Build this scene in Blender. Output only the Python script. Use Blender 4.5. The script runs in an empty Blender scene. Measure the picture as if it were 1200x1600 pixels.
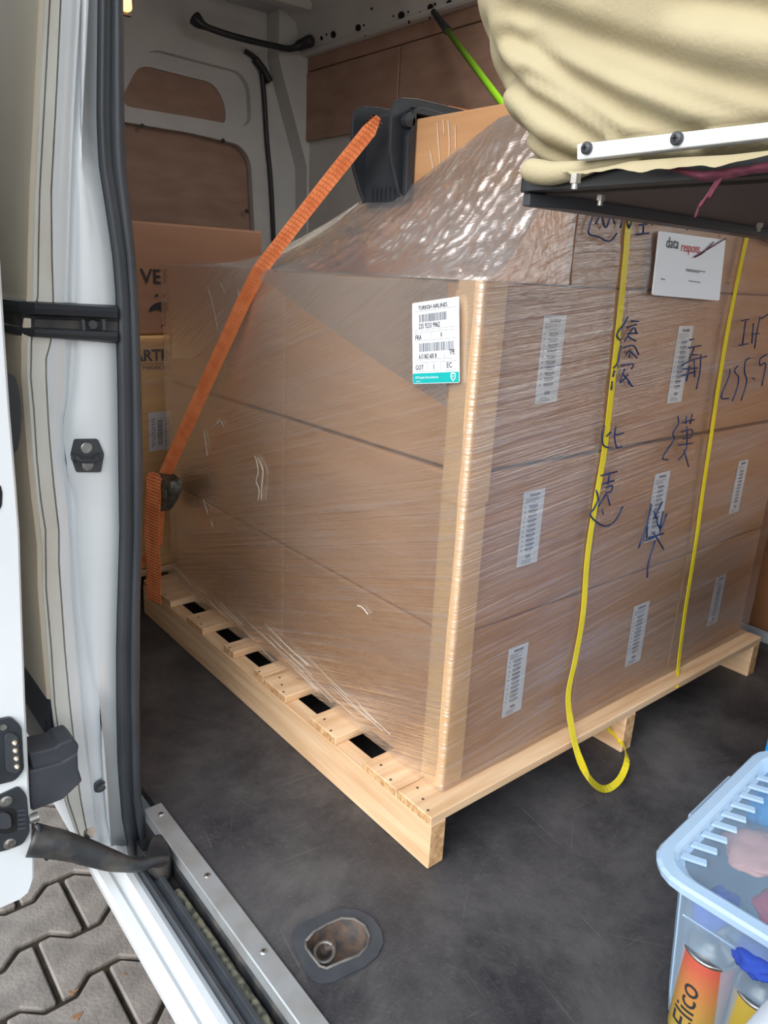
import bpy, bmesh, math, random
from mathutils import Vector, Matrix, noise
from mathutils.geometry import tessellate_polygon
random.seed(7)
SC = bpy.context.scene
COL = SC.collection
R3 = [[0.775254701892232, -0.6299224711306102, 0.04666720002715935],
      [-0.15573507710726914, -0.2622199974524535, -0.9523587867461751],
      [0.6121492734228002, 0.7310529073185876, -0.30138831056817983]]
CAM = Vector((-0.7392, -0.7233, 0.9524)); FPX = 1177.25
# ---------------------------------------------------------------- camera
cd = bpy.data.cameras.new('camera'); cam = bpy.data.objects.new('camera', cd); COL.objects.link(cam)
rx, ry, rz = [Vector(r) for r in R3]
M = Matrix((rx, -ry, -rz)).transposed().to_4x4(); M.translation = CAM
cam.matrix_world = M
cd.sensor_fit = 'VERTICAL'; cd.sensor_height = 32.0; cd.lens = FPX / 1600 * 32.0
cd.clip_start = 0.02; cd.clip_end = 200
SC.camera = cam
# ---------------------------------------------------------------- sky, exposure
w = bpy.data.worlds.new('sky'); SC.world = w; w.use_nodes = True
nt = w.node_tree; nt.nodes.clear()
tc = nt.nodes.new('ShaderNodeTexCoord'); sx = nt.nodes.new('ShaderNodeSeparateXYZ')
cr = nt.nodes.new('ShaderNodeValToRGB'); bg = nt.nodes.new('ShaderNodeBackground'); out = nt.nodes.new('ShaderNodeOutputWorld')
mr = nt.nodes.new('ShaderNodeMapRange'); mr.inputs[1].default_value = -1; mr.inputs[2].default_value = 1
cn = nt.nodes.new('ShaderNodeTexNoise'); cn.inputs['Scale'].default_value = 3.0
nt.links.new(tc.outputs['Generated'], sx.inputs[0]); nt.links.new(sx.outputs[2], mr.inputs[0])
nt.links.new(mr.outputs[0], cr.inputs[0])
e = cr.color_ramp.elements
e[0].position = 0.0; e[0].color = (.22, .20, .18, 1)
e[1].position = 1.0; e[1].color = (.62, .80, 1.0, 1)
for p, c in ((.49, (.38, .35, .31, 1)), (.53, (.98, .97, .95, 1)), (.72, (.93, .99, 1.0, 1))):
    n = e.new(p); n.color = c
nt.links.new(cr.outputs[0], bg.inputs[0]); bg.inputs[1].default_value = 1.0
nt.links.new(bg.outputs[0], out.inputs[0])
SUN = bpy.data.lights.new('sun', 'SUN'); SUN.energy = 1.5; SUN.angle = math.radians(50); SUN.color = (1, .97, .93)
so = bpy.data.objects.new('sun', SUN); COL.objects.link(so)
so.rotation_euler = Vector((0.88, 0.34, -0.50)).to_track_quat('-Z', 'Y').to_euler()
LMP = bpy.data.lights.new('added_fill_light', 'AREA'); LMP.shape = 'RECTANGLE'; LMP.size = .30; LMP.size_y = .06; LMP.energy = 3.2; LMP.color = (1, .95, .88)  # fill light added out of view to brighten the dark cargo space
lo_ = bpy.data.objects.new('added_fill_light', LMP); COL.objects.link(lo_); lo_.location = (.80, .75, 1.952)
SC.view_settings.view_transform = 'Standard'
try: SC.view_settings.look = 'None'
except Exception: pass
SC.view_settings.exposure = 1.22; SC.view_settings.gamma = 1; SC.view_settings.use_curve_mapping = False

# ---------------------------------------------------------------- helpers
def P(px, py, ax, val):
    """point of the scene where the sight line of a photo pixel meets the plane axis=val"""
    c = Vector(((px - 600) / FPX, (py - 800) / FPX, 1))
    d = rx * c[0] + ry * c[1] + rz * c[2]
    return CAM + d * ((val - CAM[ax]) / d[ax])
def srgb(r, g, b):
    f = lambda v: (v / 255 / 12.92) if v <= 10 else ((v / 255 + .055) / 1.055) ** 2.4
    return (f(r), f(g), f(b), 1)
MATS = {}
def mat(name, c1, c2=None, scale=8, stretch=(1, 1, 1), rough=.6, metal=0, bump=.0, bscale=None, detail=4, lo=.35, hi=.65,
        rot=(0, 0, 0), spec=.5, emit=None, alpha=None, trans=0, coat=0):
    if name in MATS: return MATS[name]
    m = bpy.data.materials.new(name); m.use_nodes = True; n = m.node_tree.nodes; l = m.node_tree.links
    b = n['Principled BSDF']
    b.inputs['Base Color'].default_value = c1; b.inputs['Roughness'].default_value = rough; b.inputs['Metallic'].default_value = metal
    b.inputs['Specular IOR Level'].default_value = spec; b.inputs['Coat Weight'].default_value = coat
    if trans: b.inputs['Transmission Weight'].default_value = trans
    if alpha is not None: b.inputs['Alpha'].default_value = alpha
    if emit: b.inputs['Emission Color'].default_value = c1; b.inputs['Emission Strength'].default_value = emit
    t = n.new('ShaderNodeTexCoord'); mp = n.new('ShaderNodeMapping'); mp.inputs['Scale'].default_value = stretch; mp.inputs['Rotation'].default_value = rot
    l.new(t.outputs['Object'], mp.inputs[0])
    no = n.new('ShaderNodeTexNoise'); no.inputs['Scale'].default_value = scale; no.inputs['Detail'].default_value = detail
    l.new(mp.outputs[0], no.inputs['Vector'])
    if c2 is not None:
        r = n.new('ShaderNodeValToRGB'); r.color_ramp.elements[0].position = lo; r.color_ramp.elements[0].color = c1
        r.color_ramp.elements[1].position = hi; r.color_ramp.elements[1].color = c2
        l.new(no.outputs[0], r.inputs[0]); l.new(r.outputs[0], b.inputs['Base Color'])
    if bump:
        bn = n.new('ShaderNodeBump'); bn.inputs['Strength'].default_value = bump; bn.inputs['Distance'].default_value = .004
        if bscale:
            n2 = n.new('ShaderNodeTexNoise'); n2.inputs['Scale'].default_value = bscale; n2.inputs['Detail'].default_value = 5
            l.new(mp.outputs[0], n2.inputs['Vector']); l.new(n2.outputs[0], bn.inputs['Height'])
        else: l.new(no.outputs[0], bn.inputs['Height'])
        l.new(bn.outputs[0], b.inputs['Normal'])
    MATS[name] = m; return m
def film_mat(name, rot, haze=.10, patch=.0, streak=.25, gloss=.07, bump=.35, sscale=60, wrinkle=0., wr_scale=25, rough=.22):
    """stretch film: mostly clear, milky where layers overlap, glossy on its stretch lines"""
    m = bpy.data.materials.new(name); m.use_nodes = True; n = m.node_tree.nodes; l = m.node_tree.links; n.clear()
    o = n.new('ShaderNodeOutputMaterial'); t = n.new('ShaderNodeTexCoord')
    mp = n.new('ShaderNodeMapping'); mp.inputs['Rotation'].default_value = rot; l.new(t.outputs['Object'], mp.inputs[0])
    mp2 = n.new('ShaderNodeMapping'); mp2.inputs['Scale'].default_value = (1.2, 1.2, sscale); l.new(mp.outputs[0], mp2.inputs[0])
    s = n.new('ShaderNodeTexNoise'); s.inputs['Scale'].default_value = 1.6; s.inputs['Detail'].default_value = 5; s.inputs['Roughness'].default_value = .65
    l.new(mp2.outputs[0], s.inputs['Vector'])
    mp3 = n.new('ShaderNodeMapping'); mp3.inputs['Scale'].default_value = (1, 1, 5); l.new(mp.outputs[0], mp3.inputs[0])
    big = n.new('ShaderNodeTexNoise'); big.inputs['Scale'].default_value = 2.2; big.inputs['Detail'].default_value = 3; l.new(mp3.outputs[0], big.inputs['Vector'])
    wn = n.new('ShaderNodeTexNoise'); wn.inputs['Scale'].default_value = wr_scale; wn.inputs['Detail'].default_value = 3; wn.inputs['Distortion'].default_value = 1.6
    mp4 = n.new('ShaderNodeMapping'); mp4.inputs['Scale'].default_value = (1, 1, 1); mp4.inputs['Rotation'].default_value = (.6, .3, .5); l.new(t.outputs['Object'], mp4.inputs[0]); l.new(mp4.outputs[0], wn.inputs['Vector'])
    def ramp(src, lo, hi):
        r = n.new('ShaderNodeMapRange'); r.inputs[1].default_value = lo; r.inputs[2].default_value = hi; l.new(src, r.inputs[0]); return r.outputs[0]
    def math_(op, a, b):
        q = n.new('ShaderNodeMath'); q.operation = op
        for i, v in enumerate((a, b)):
            if isinstance(v, (int, float)): q.inputs[i].default_value = v
            else: l.new(v, q.inputs[i])
        return q.outputs[0]
    st = ramp(s.outputs[0], .50, .85); bb = ramp(big.outputs[0], .42, .66)
    fac = math_('ADD', haze, math_('MULTIPLY', st, streak)); fac = math_('ADD', fac, math_('MULTIPLY', bb, haze * 1.1 + patch))
    h = math_('ADD', math_('MULTIPLY', s.outputs[0], 1.0), math_('MULTIPLY', wn.outputs[0], wrinkle))
    bn = n.new('ShaderNodeBump'); bn.inputs['Strength'].default_value = bump; bn.inputs['Distance'].default_value = .01; l.new(h, bn.inputs['Height'])
    tr = n.new('ShaderNodeBsdfTransparent'); tr.inputs[0].default_value = (.97, .96, .95, 1)
    df = n.new('ShaderNodeBsdfDiffuse'); df.inputs[0].default_value = (.62, .62, .66, 1); l.new(bn.outputs[0], df.inputs['Normal'])
    gl = n.new('ShaderNodeBsdfGlossy'); gl.inputs['Roughness'].default_value = rough; gl.inputs[0].default_value = (1, 1, 1, 1); l.new(bn.outputs[0], gl.inputs['Normal'])
    fr = n.new('ShaderNodeFresnel'); fr.inputs[0].default_value = 1.5; l.new(bn.outputs[0], fr.inputs['Normal'])
    m1 = n.new('ShaderNodeMixShader'); l.new(fac, m1.inputs[0]); l.new(tr.outputs[0], m1.inputs[1]); l.new(df.outputs[0], m1.inputs[2])
    gf = math_('MINIMUM', math_('ADD', gloss, math_('MULTIPLY', fr.outputs[0], .55)), .7)
    m2 = n.new('ShaderNodeMixShader'); l.new(gf, m2.inputs[0]); l.new(m1.outputs[0], m2.inputs[1]); l.new(gl.outputs[0], m2.inputs[2])
    l.new(m2.outputs[0], o.inputs[0]); return m
def floor_mat():
    m = bpy.data.materials.new('scratched_black_floor'); m.use_nodes = True; n = m.node_tree.nodes; l = m.node_tree.links
    b = n['Principled BSDF']; b.inputs['Roughness'].default_value = .52; b.inputs['Specular IOR Level'].default_value = .45
    t = n.new('ShaderNodeTexCoord')
    base = n.new('ShaderNodeTexNoise'); base.inputs['Scale'].default_value = 5; base.inputs['Detail'].default_value = 8; base.inputs['Roughness'].default_value = .7
    l.new(t.outputs['Object'], base.inputs['Vector'])
    r = n.new('ShaderNodeValToRGB'); r.color_ramp.elements[0].position = .35; r.color_ramp.elements[0].color = (.020, .021, .026, 1)
    r.color_ramp.elements[1].position = .7; r.color_ramp.elements[1].color = (.080, .075, .078, 1); l.new(base.outputs[0], r.inputs[0])
    dust = n.new('ShaderNodeTexNoise'); dust.inputs['Scale'].default_value = 2.3; dust.inputs['Detail'].default_value = 9; dust.inputs['Roughness'].default_value = .75; dust.inputs['Distortion'].default_value = .6
    l.new(t.outputs['Object'], dust.inputs['Vector']); dk = n.new('ShaderNodeMapRange'); dk.inputs[1].default_value = .48; dk.inputs[2].default_value = .74; dk.inputs[4].default_value = .6; l.new(dust.outputs[0], dk.inputs[0])
    dm = n.new('ShaderNodeMix'); dm.data_type = 'RGBA'; l.new(dk.outputs[0], dm.inputs[0]); l.new(r.outputs[0], dm.inputs[6]); dm.inputs[7].default_value = (.15, .142, .14, 1)
    prev = dm.outputs[2]; roughs = []
    for i, (ang, sc, st, thr, amt) in enumerate(((.15, 4, 60, .68, .4), (1.75, 3.4, 60, .69, .35), (.9, 3, 80, .70, .35), (2.5, 4, 60, .70, .3), (1.25, 90, 5, .60, .16), (.2, 90, 4, .62, .14), (.7, 2.4, 130, .72, .45), (2.1, 2.2, 130, .72, .45))):
        mp = n.new('ShaderNodeMapping'); mp.inputs['Rotation'].default_value = (0, 0, ang); l.new(t.outputs['Object'], mp.inputs[0])
        mq = n.new('ShaderNodeMapping'); mq.inputs['Scale'].default_value = (1, st, 1); mq.inputs['Location'].default_value = (i * 3.1, i, 0); l.new(mp.outputs[0], mq.inputs[0])
        q = n.new('ShaderNodeTexNoise'); q.inputs['Scale'].default_value = sc; q.inputs['Detail'].default_value = 3; l.new(mq.outputs[0], q.inputs['Vector'])
        k = n.new('ShaderNodeMapRange'); k.inputs[1].default_value = thr; k.inputs[2].default_value = thr + .07; k.inputs[4].default_value = amt; l.new(q.outputs[0], k.inputs[0])
        mx = n.new('ShaderNodeMix'); mx.data_type = 'RGBA'; l.new(k.outputs[0], mx.inputs[0]); l.new(prev, mx.inputs[6]); mx.inputs[7].default_value = (.22, .21, .20, 1)
        prev = mx.outputs[2]
    l.new(prev, b.inputs['Base Color'])
    bn = n.new('ShaderNodeBump'); bn.inputs['Strength'].default_value = .25; bn.inputs['Distance'].default_value = .003; l.new(base.outputs[0], bn.inputs['Height']); l.new(bn.outputs[0], b.inputs['Normal'])
    return m
def grad_can(name, bottom, top, z0, z1):
    m = bpy.data.materials.new(name); m.use_nodes = True; n = m.node_tree.nodes; l = m.node_tree.links; b = n['Principled BSDF']
    t = n.new('ShaderNodeTexCoord'); s = n.new('ShaderNodeSeparateXYZ'); l.new(t.outputs['Object'], s.inputs[0])
    k = n.new('ShaderNodeMapRange'); k.inputs[1].default_value = z0; k.inputs[2].default_value = z1; l.new(s.outputs[2], k.inputs[0])
    mx = n.new('ShaderNodeMix'); mx.data_type = 'RGBA'; mx.inputs[6].default_value = bottom; mx.inputs[7].default_value = top
    l.new(k.outputs[0], mx.inputs[0]); l.new(mx.outputs[2], b.inputs['Base Color']); b.inputs['Roughness'].default_value = .3; return m

CARD = mat('cardboard', srgb(192, 146, 104), srgb(176, 130, 90), scale=3, stretch=(1, 1, 14), rough=.75, bump=.05, bscale=40, lo=.3, hi=.7)
CARD2 = mat('cardboard_old', srgb(154, 116, 94), srgb(144, 106, 84), scale=3, stretch=(1, 1, 8), rough=.8)
CARD3 = mat('cardboard_edge', srgb(224, 184, 134), srgb(212, 170, 120), scale=4, stretch=(1, 1, .4), rough=.6)
def wood(name, st): return mat(name, srgb(222, 190, 154), srgb(196, 154, 114), scale=3.5, stretch=st, rough=.65, bump=.25, detail=7, lo=.35, hi=.72)
WOODX = wood('pine_along_x', (1.2, 16, 16)); WOODY = wood('pine_along_y', (16, .9, 16)); WOODE = mat('pine_end', srgb(214, 176, 130), srgb(168, 124, 84), scale=60, stretch=(1, 3, 1), rough=.75)
PLY = mat('dark_plywood', srgb(172, 142, 126), srgb(156, 126, 110), scale=6, stretch=(1, 1, 3), rough=.55)
PLYL = mat('brown_plywood', srgb(160, 112, 76), srgb(142, 98, 64), scale=5, stretch=(1, 1, 3), rough=.5)
WHITE = mat('white_paint', srgb(222, 227, 232), srgb(214, 220, 225), scale=5, rough=.28, coat=.3)
WHITED = mat('white_paint_dusty', srgb(216, 217, 212), srgb(192, 187, 176), scale=9, rough=.45, lo=.4, hi=.75, stretch=(1, 1, .4))
CREAM = mat('cream_paint', srgb(236, 226, 204), srgb(228, 216, 194), scale=3, rough=.4)
GREY = mat('grey_inner_paint', srgb(214, 217, 218), srgb(200, 204, 206), scale=4, rough=.5)
GREYD = mat('grey_roof_paint', srgb(196, 202, 210), srgb(180, 187, 196), scale=4, rough=.5)
RUB = mat('black_rubber', srgb(52, 56, 62), srgb(64, 68, 74), scale=20, rough=.5, stretch=(1, 1, .3))
BLK = mat('black_plastic', srgb(38, 42, 48), srgb(48, 52, 58), scale=12, rough=.42)
BLKD = mat('dirty_black_plastic', srgb(40, 42, 46), srgb(92, 86, 78), scale=22, rough=.5, lo=.45, hi=.8, bump=.3)
DARK = mat('black_hole', (.006, .006, .008, 1), rough=.9)
ALU = mat('worn_aluminium', srgb(176, 180, 184), srgb(150, 146, 138), scale=14, rough=.42, metal=.55, lo=.45, hi=.8)
STEEL = mat('steel', srgb(180, 180, 178), srgb(140, 136, 130), scale=40, rough=.35, metal=.9)
GRIT = mat('gritty_sealant', srgb(150, 142, 120), srgb(84, 82, 74), scale=70, rough=.95, bump=.9, detail=6, lo=.42, hi=.62)
RUST = mat('rusty_steel', srgb(104, 82, 68), srgb(64, 62, 62), scale=55, rough=.7, bump=.5, detail=7)
PAPER = mat('white_paper', srgb(226, 230, 236), rough=.55)
PAPERG = mat('grey_paper', srgb(222, 226, 232), rough=.55)
INK = mat('black_ink', srgb(40, 42, 50), rough=.6); INKG = mat('grey_ink', srgb(110, 112, 122), rough=.6)
TEAL = mat('teal_print', srgb(20, 172, 172), rough=.4); REDI = mat('red_ink', srgb(178, 40, 44), rough=.5)
MARK = mat('blue_marker', srgb(10, 38, 84), rough=.4)
YEL = mat('yellow_strap', srgb(226, 206, 40), srgb(206, 186, 30), scale=6, rough=.35, bump=.3, bscale=90)
ORG = mat('orange_webbing', srgb(228, 136, 84), srgb(212, 116, 66), scale=40, rough=.8, bump=.3)
ORGD = mat('webbing_thread', srgb(60, 34, 26), rough=.9)
PAVE = mat('concrete_paver', srgb(138, 130, 124), srgb(112, 105, 100), scale=14, rough=.92, bump=.6, detail=9, bscale=120)
JOINT = mat('sandy_joint', srgb(62, 50, 38), srgb(40, 34, 26), scale=40, rough=1, bump=.6)
FLOORM = floor_mat()

def finish(ob, label=None, cat=None, group=None, kind=None):
    if label: ob['label'] = label
    if cat: ob['category'] = cat
    if group: ob['group'] = group
    if kind: ob['kind'] = kind
    return ob
def root(name, loc, label=None, cat=None, group=None, kind=None, rz_=0):
    o = bpy.data.objects.new(name, None); o.empty_display_size = .05; COL.objects.link(o); o.location = loc; o.rotation_euler = (0, 0, rz_)
    return finish(o, label, cat, group, kind)
PM = {}
def wmat(o):
    m = Matrix.Translation(o.location) @ o.rotation_euler.to_matrix().to_4x4()
    return (wmat(o.parent) @ m) if o.parent else m
def link(name, me, m, parent=None, smooth=False):
    """mesh given in world coordinates; re-expressed in its parent's frame"""
    if smooth:
        for p in me.polygons: p.use_smooth = True
    if m is not None:
        for k in (m if isinstance(m, (list, tuple)) else [m]): me.materials.append(k)
    o = bpy.data.objects.new(name, me); COL.objects.link(o)
    if parent is not None:
        me.transform(wmat(parent).inverted()); o.parent = parent
    return o
class MB:
    def __init__(s): s.v = []; s.f = []; s.mi = []
    def add(s, vs, fs, mi=0):
        b = len(s.v); s.v += [tuple(v) for v in vs]; s.f += [tuple(i + b for i in f) for f in fs]; s.mi += [mi] * len(fs); return s
    def box(s, a, b, mi=0):
        x0, y0, z0 = [min(a[i], b[i]) for i in range(3)]; x1, y1, z1 = [max(a[i], b[i]) for i in range(3)]
        return s.add([(x0, y0, z0), (x1, y0, z0), (x1, y1, z0), (x0, y1, z0), (x0, y0, z1), (x1, y0, z1), (x1, y1, z1), (x0, y1, z1)],
                     [(0, 3, 2, 1), (4, 5, 6, 7), (0, 1, 5, 4), (1, 2, 6, 5), (2, 3, 7, 6), (3, 0, 4, 7)], mi)
    def obox(s, c, X, Y, Z, mi=0):
        c = Vector(c); vs = [c + X * i + Y * j + Z * k for k in (-1, 1) for (i, j) in ((-1, -1), (1, -1), (1, 1), (-1, 1))]
        return s.add(vs, [(0, 3, 2, 1), (4, 5, 6, 7), (0, 1, 5, 4), (1, 2, 6, 5), (2, 3, 7, 6), (3, 0, 4, 7)], mi)
    def prism(s, pts, d, mi=0):
        """closed polygon of 3D points pushed along d"""
        n = len(pts); d = Vector(d); pts = [Vector(p) for p in pts]
        tri = tessellate_polygon([pts]); fs = []
        for t in tri: fs += [tuple(t), tuple(n + i for i in reversed(t))]
        for i in range(n): j = (i + 1) % n; fs.append((i, j, n + j, n + i))
        return s.add(pts + [p + d for p in pts], fs, mi)
    def cyl(s, a, b, r, r2=None, n=14, mi=0, cap=True):
        a = Vector(a); b = Vector(b); r2 = r if r2 is None else r2; z = (b - a).normalized(); x = z.orthogonal().normalized(); y = z.cross(x)
        vs = []
        for c, q in ((a, r), (b, r2)):
            vs += [c + x * q * math.cos(2 * math.pi * i / n) + y * q * math.sin(2 * math.pi * i / n) for i in range(n)]
        fs = [(i, (i + 1) % n, n + (i + 1) % n, n + i) for i in range(n)]
        if cap: fs += [tuple(reversed(range(n))), tuple(range(n, 2 * n))]
        return s.add(vs, fs, mi)
    def tube(s, pts, rad, n=10, mi=0, flat=1.0, up=None):
        pts = [Vector(p) for p in pts]; k = len(pts); vs = []; x = None
        for i, p in enumerate(pts):
            t = (pts[min(i + 1, k - 1)] - pts[max(i - 1, 0)]).normalized()
            if up is not None: x = t.cross(Vector(up)).normalized()
            else:
                if x is None: x = t.orthogonal().normalized()
                x = (x - t * x.dot(t)).normalized()
            y = t.cross(x); r = rad[i] if isinstance(rad, (list, tuple)) else rad
            vs += [p + x * r * flat * math.cos(2 * math.pi * j / n) + y * r * math.sin(2 * math.pi * j / n) for j in range(n)]
        fs = [(i * n + j, i * n + (j + 1) % n, (i + 1) * n + (j + 1) % n, (i + 1) * n + j) for i in range(k - 1) for j in range(n)]
        fs += [tuple(reversed(range(n))), tuple(range((k - 1) * n, k * n))]
        return s.add(vs, fs, mi)
    def ribbon(s, pts, wv, th=.0015, mi=0):
        """flat band through pts; wv = half-width vector(s)"""
        pts = [Vector(p) for p in pts]; k = len(pts); vs = []
        for i, p in enumerate(pts):
            t = (pts[min(i + 1, k - 1)] - pts[max(i - 1, 0)]).normalized()
            q = Vector(wv[i] if isinstance(wv, list) else wv); nrm = t.cross(q).normalized() * th / 2
            vs += [p - q - nrm, p + q - nrm, p + q + nrm, p - q + nrm]
        fs = [(i * 4 + j, i * 4 + (j + 1) % 4, (i + 1) * 4 + (j + 1) % 4, (i + 1) * 4 + j) for i in range(k - 1) for j in range(4)]
        fs += [(3, 2, 1, 0), tuple((k - 1) * 4 + j for j in range(4))]
        return s.add(vs, fs, mi)
    def grid(s, fn, nu, nv, mi=0):
        vs = [fn(i / nu, j / nv) for i in range(nu + 1) for j in range(nv + 1)]
        fs = [(i * (nv + 1) + j, (i + 1) * (nv + 1) + j, (i + 1) * (nv + 1) + j + 1, i * (nv + 1) + j + 1) for i in range(nu) for j in range(nv)]
        return s.add(vs, fs, mi)
    def lathe(s, prof, c, n=28, mi=0, axis=None):
        c = Vector(c); z = Vector(axis or (0, 0, 1)).normalized(); x = z.orthogonal().normalized(); y = z.cross(x); vs = []
        for r, h in prof: vs += [c + z * h + (x * math.cos(2 * math.pi * i / n) + y * math.sin(2 * math.pi * i / n)) * r for i in range(n)]
        fs = [(a * n + i, a * n + (i + 1) % n, (a + 1) * n + (i + 1) % n, (a + 1) * n + i) for a in range(len(prof) - 1) for i in range(n)]
        return s.add(vs, fs, mi)
    def mesh(s, name, bevel=0, seg=2, fix=True):
        me = bpy.data.meshes.new(name); me.from_pydata(s.v, [], s.f)
        for p, i in zip(me.polygons, s.mi): p.material_index = i
        if bevel or fix:
            bm = bmesh.new(); bm.from_mesh(me)
            if fix: bmesh.ops.recalc_face_normals(bm, faces=bm.faces)
            if bevel:
                ed = [e for e in bm.edges if len(e.link_faces) == 2 and e.calc_face_angle(0) > .5]
                bmesh.ops.bevel(bm, geom=ed, offset=bevel, segments=seg, profile=.5, affect='EDGES', clamp_overlap=True)
            bm.to_mesh(me); bm.free()
        me.update(); return me
    def build(s, name, m, parent=None, bevel=0, seg=2, smooth=False, fix=True):
        return link(name, s.mesh(name, bevel, seg, fix), m, parent, smooth)
def plate_with_holes(outer, holes, d):
    """flat outline with holes (3D points on one plane) given thickness d"""
    loops = [[Vector(p) for p in outer]] + [[Vector(p) for p in h] for h in holes]
    tri = tessellate_polygon(loops); flat = [p for lp in loops for p in lp]; n = len(flat); d = Vector(d)
    fs = []
    for t in tri: fs += [tuple(t), tuple(n + i for i in reversed(t))]
    b = 0
    for lp in loops:
        k = len(lp)
        for i in range(k): j = (i + 1) % k; fs.append((b + i, b + j, n + b + j, n + b + i))
        b += k
    mb = MB(); mb.add(flat + [p + d for p in flat], fs); return mb
def arc_round(pts, r, seg=4):
    """round the corners of a 3D polygon"""
    o = []; n = len(pts); pts = [Vector(p) for p in pts]
    for i in range(n):
        a, b, c = pts[i - 1], pts[i], pts[(i + 1) % n]
        r1 = min(r, (a - b).length * .45, (c - b).length * .45); p0 = b + (a - b).normalized() * r1; p2 = b + (c - b).normalized() * r1
        for k in range(seg + 1):
            t = k / seg; o.append(p0 * (1 - t) ** 2 + b * 2 * t * (1 - t) + p2 * t * t)
    return o
def spline(pts, n=6):
    """Catmull-Rom through pts"""
    pts = [Vector(p) for p in pts]; o = []
    for i in range(len(pts) - 1):
        a, b, c, d = pts[max(i - 1, 0)], pts[i], pts[i + 1], pts[min(i + 2, len(pts) - 1)]
        for k in range(n):
            t = k / n; o.append(.5 * ((2 * b) + (c - a) * t + (2 * a - 5 * b + 4 * c - d) * t * t + (3 * b - a - 3 * c + d) * t ** 3))
    return o + [pts[-1]]
def text(name, body, org, right, up, size, m, parent, depth=.0004, align='LEFT', sx=1.0, bold=0):
    cu = bpy.data.curves.new(name, 'FONT'); cu.body = body; cu.size = size; cu.extrude = depth; cu.align_x = align; cu.resolution_u = 3; cu.offset = bold
    to = bpy.data.objects.new(name, cu); COL.objects.link(to)
    bpy.context.view_layer.update()
    me = bpy.data.meshes.new_from_object(to.evaluated_get(bpy.context.evaluated_depsgraph_get())); bpy.data.objects.remove(to); bpy.data.curves.remove(cu)
    r = Vector(right).normalized(); u = Vector(up).normalized(); nn = r.cross(u).normalized()
    T = Matrix((r * sx, u, nn)).transposed().to_4x4(); T.translation = Vector(org)
    me.transform(T); me.materials.clear()
    return link(name, me, m, parent)

# ================================================================ SETTING
H = .0875; DT = .0174; ZT = H + DT           # pallet stringer height, deck thickness
# ---- cargo floor with a hole for the lashing cup
def cpx(lst, off, s): return [(off[0] + a / s, off[1] + b / s) for a, b in lst]
ring_out = cpx([(170,330),(190,292),(260,258),(330,230),(400,208),(480,215),(545,250),(588,310),(597,370),(570,430),(510,480),(430,518),(370,548),(310,555),(258,535),(225,480),(190,410)], (400, 1350), 3)
ring_in = cpx([(232,365),(270,320),(330,285),(400,255),(460,258),(510,290),(533,340),(520,390),(480,430),(400,460),(330,490),(300,480),(260,430),(235,395)], (400, 1350), 3)
ro = [P(a, b, 2, .003) for a, b in ring_out]; ri = [P(a, b, 2, .003) for a, b in ring_in]
FX0 = -.300
fl = plate_with_holes([(FX0, -1.9, 0), (1.385, -1.9, 0), (1.385, 2.6, 0), (FX0, 2.6, 0)], [[(p.x, p.y, 0) for p in ri]], (0, 0, -.02))
finish(fl.build('floor', FLOORM), 'black scratched cargo floor under the pallet', kind='structure')
# ---- pavers outside
GZ = -.62
g = MB(); g.box((-9, -7, GZ - .06), (3, 9, GZ - .012)); g.build('ground', JOINT).update_tag()
gr = bpy.data.objects['ground']; finish(gr, 'sandy bed between the grey paving stones', kind='structure')
LX, LY, dd = .222, .166, .018
def wave(x):   # +1 at cross joints of the lower row, -1 half a stone on
    u = (x / LX) % 1.0; u = min(u, 1 - u)
    return max(-1, min(1, (0.25 - u) / .09))
xs = [0, .16, .34, .5, .66, .84, 1]
prof = []
for t in xs: prof.append((t * LX, dd * wave(t * LX)))
pm = None
def paver_mesh():
    j = .0062
    top = [(x + (j if x == 0 else -j if x == LX else 0), LY / 2 + y - j * 1.4) for x, y in prof]
    bot = [(x, -LY / 2 - (y) + j * 1.4) for x, y in [(a, dd * wave(a)) for a, _ in prof]]
    bot = [(x + (j if x == 0 else -j if x == LX else 0), y) for x, y in bot]
    ring = [(x - LX / 2, y) for x, y in bot + top[::-1]]
    mb = MB(); mb.prism([(x, y, 0) for x, y in ring], (0, 0, -.05)); return mb.mesh('paver', bevel=.004, seg=1)
pm = paver_mesh(); pm.materials.append(PAVE)
p0 = P(57, 1478, 2, GZ)   # a cross joint of the middle row
for r in range(-8, 11):
    for c in range(-7, 7):
        x = p0.x + LX / 2 + c * LX + (LX / 2 if r % 2 else 0); y = p0.y - LY / 2 + r * LY
        if x > .25 or y < -.9 or y > 2.3: continue
        o = bpy.data.objects.new('paver', pm); COL.objects.link(o); o.parent = gr; o.location = (x, y, GZ + random.uniform(-.002, .002)); o.rotation_euler = (random.uniform(-.004, .004), random.uniform(-.004, .004), 0)

# ---- jamb / rear door pillar, lofted from its visible ridge lines (each on its own depth)
def curve(pts):  # pixel polyline -> function y->x
    pts = sorted(pts, key=lambda q: q[1])
    def f(y):
        if y <= pts[0][1]: a, b = pts[0], pts[1]
        elif y >= pts[-1][1]: a, b = pts[-2], pts[-1]
        else:
            for a, b in zip(pts, pts[1:]):
                if a[1] <= y <= b[1]: break
        return a[0] + (b[0] - a[0]) * (y - a[1]) / (b[1] - a[1])
    return f
cA = curve([(68,0),(63,100),(58,200),(53,300),(50,400),(49,463),(44,500),(40,537),(40,590),(44,643),(49,710),(55,777),(60,816),(64,853),(65,920),(72,1013),(79,1093),(88,1165),(100,1250),(118,1302),(125,1322)])
cB = curve([(78,0),(70,150),(62,300),(60,400),(59,463),(52,500),(49,537),(48,590),(53,643),(57,710),(63,777),(71,829),(72,920),(80,1013),(85,1096),(94,1165),(106,1250),(123,1302),(130,1322)])
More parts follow.
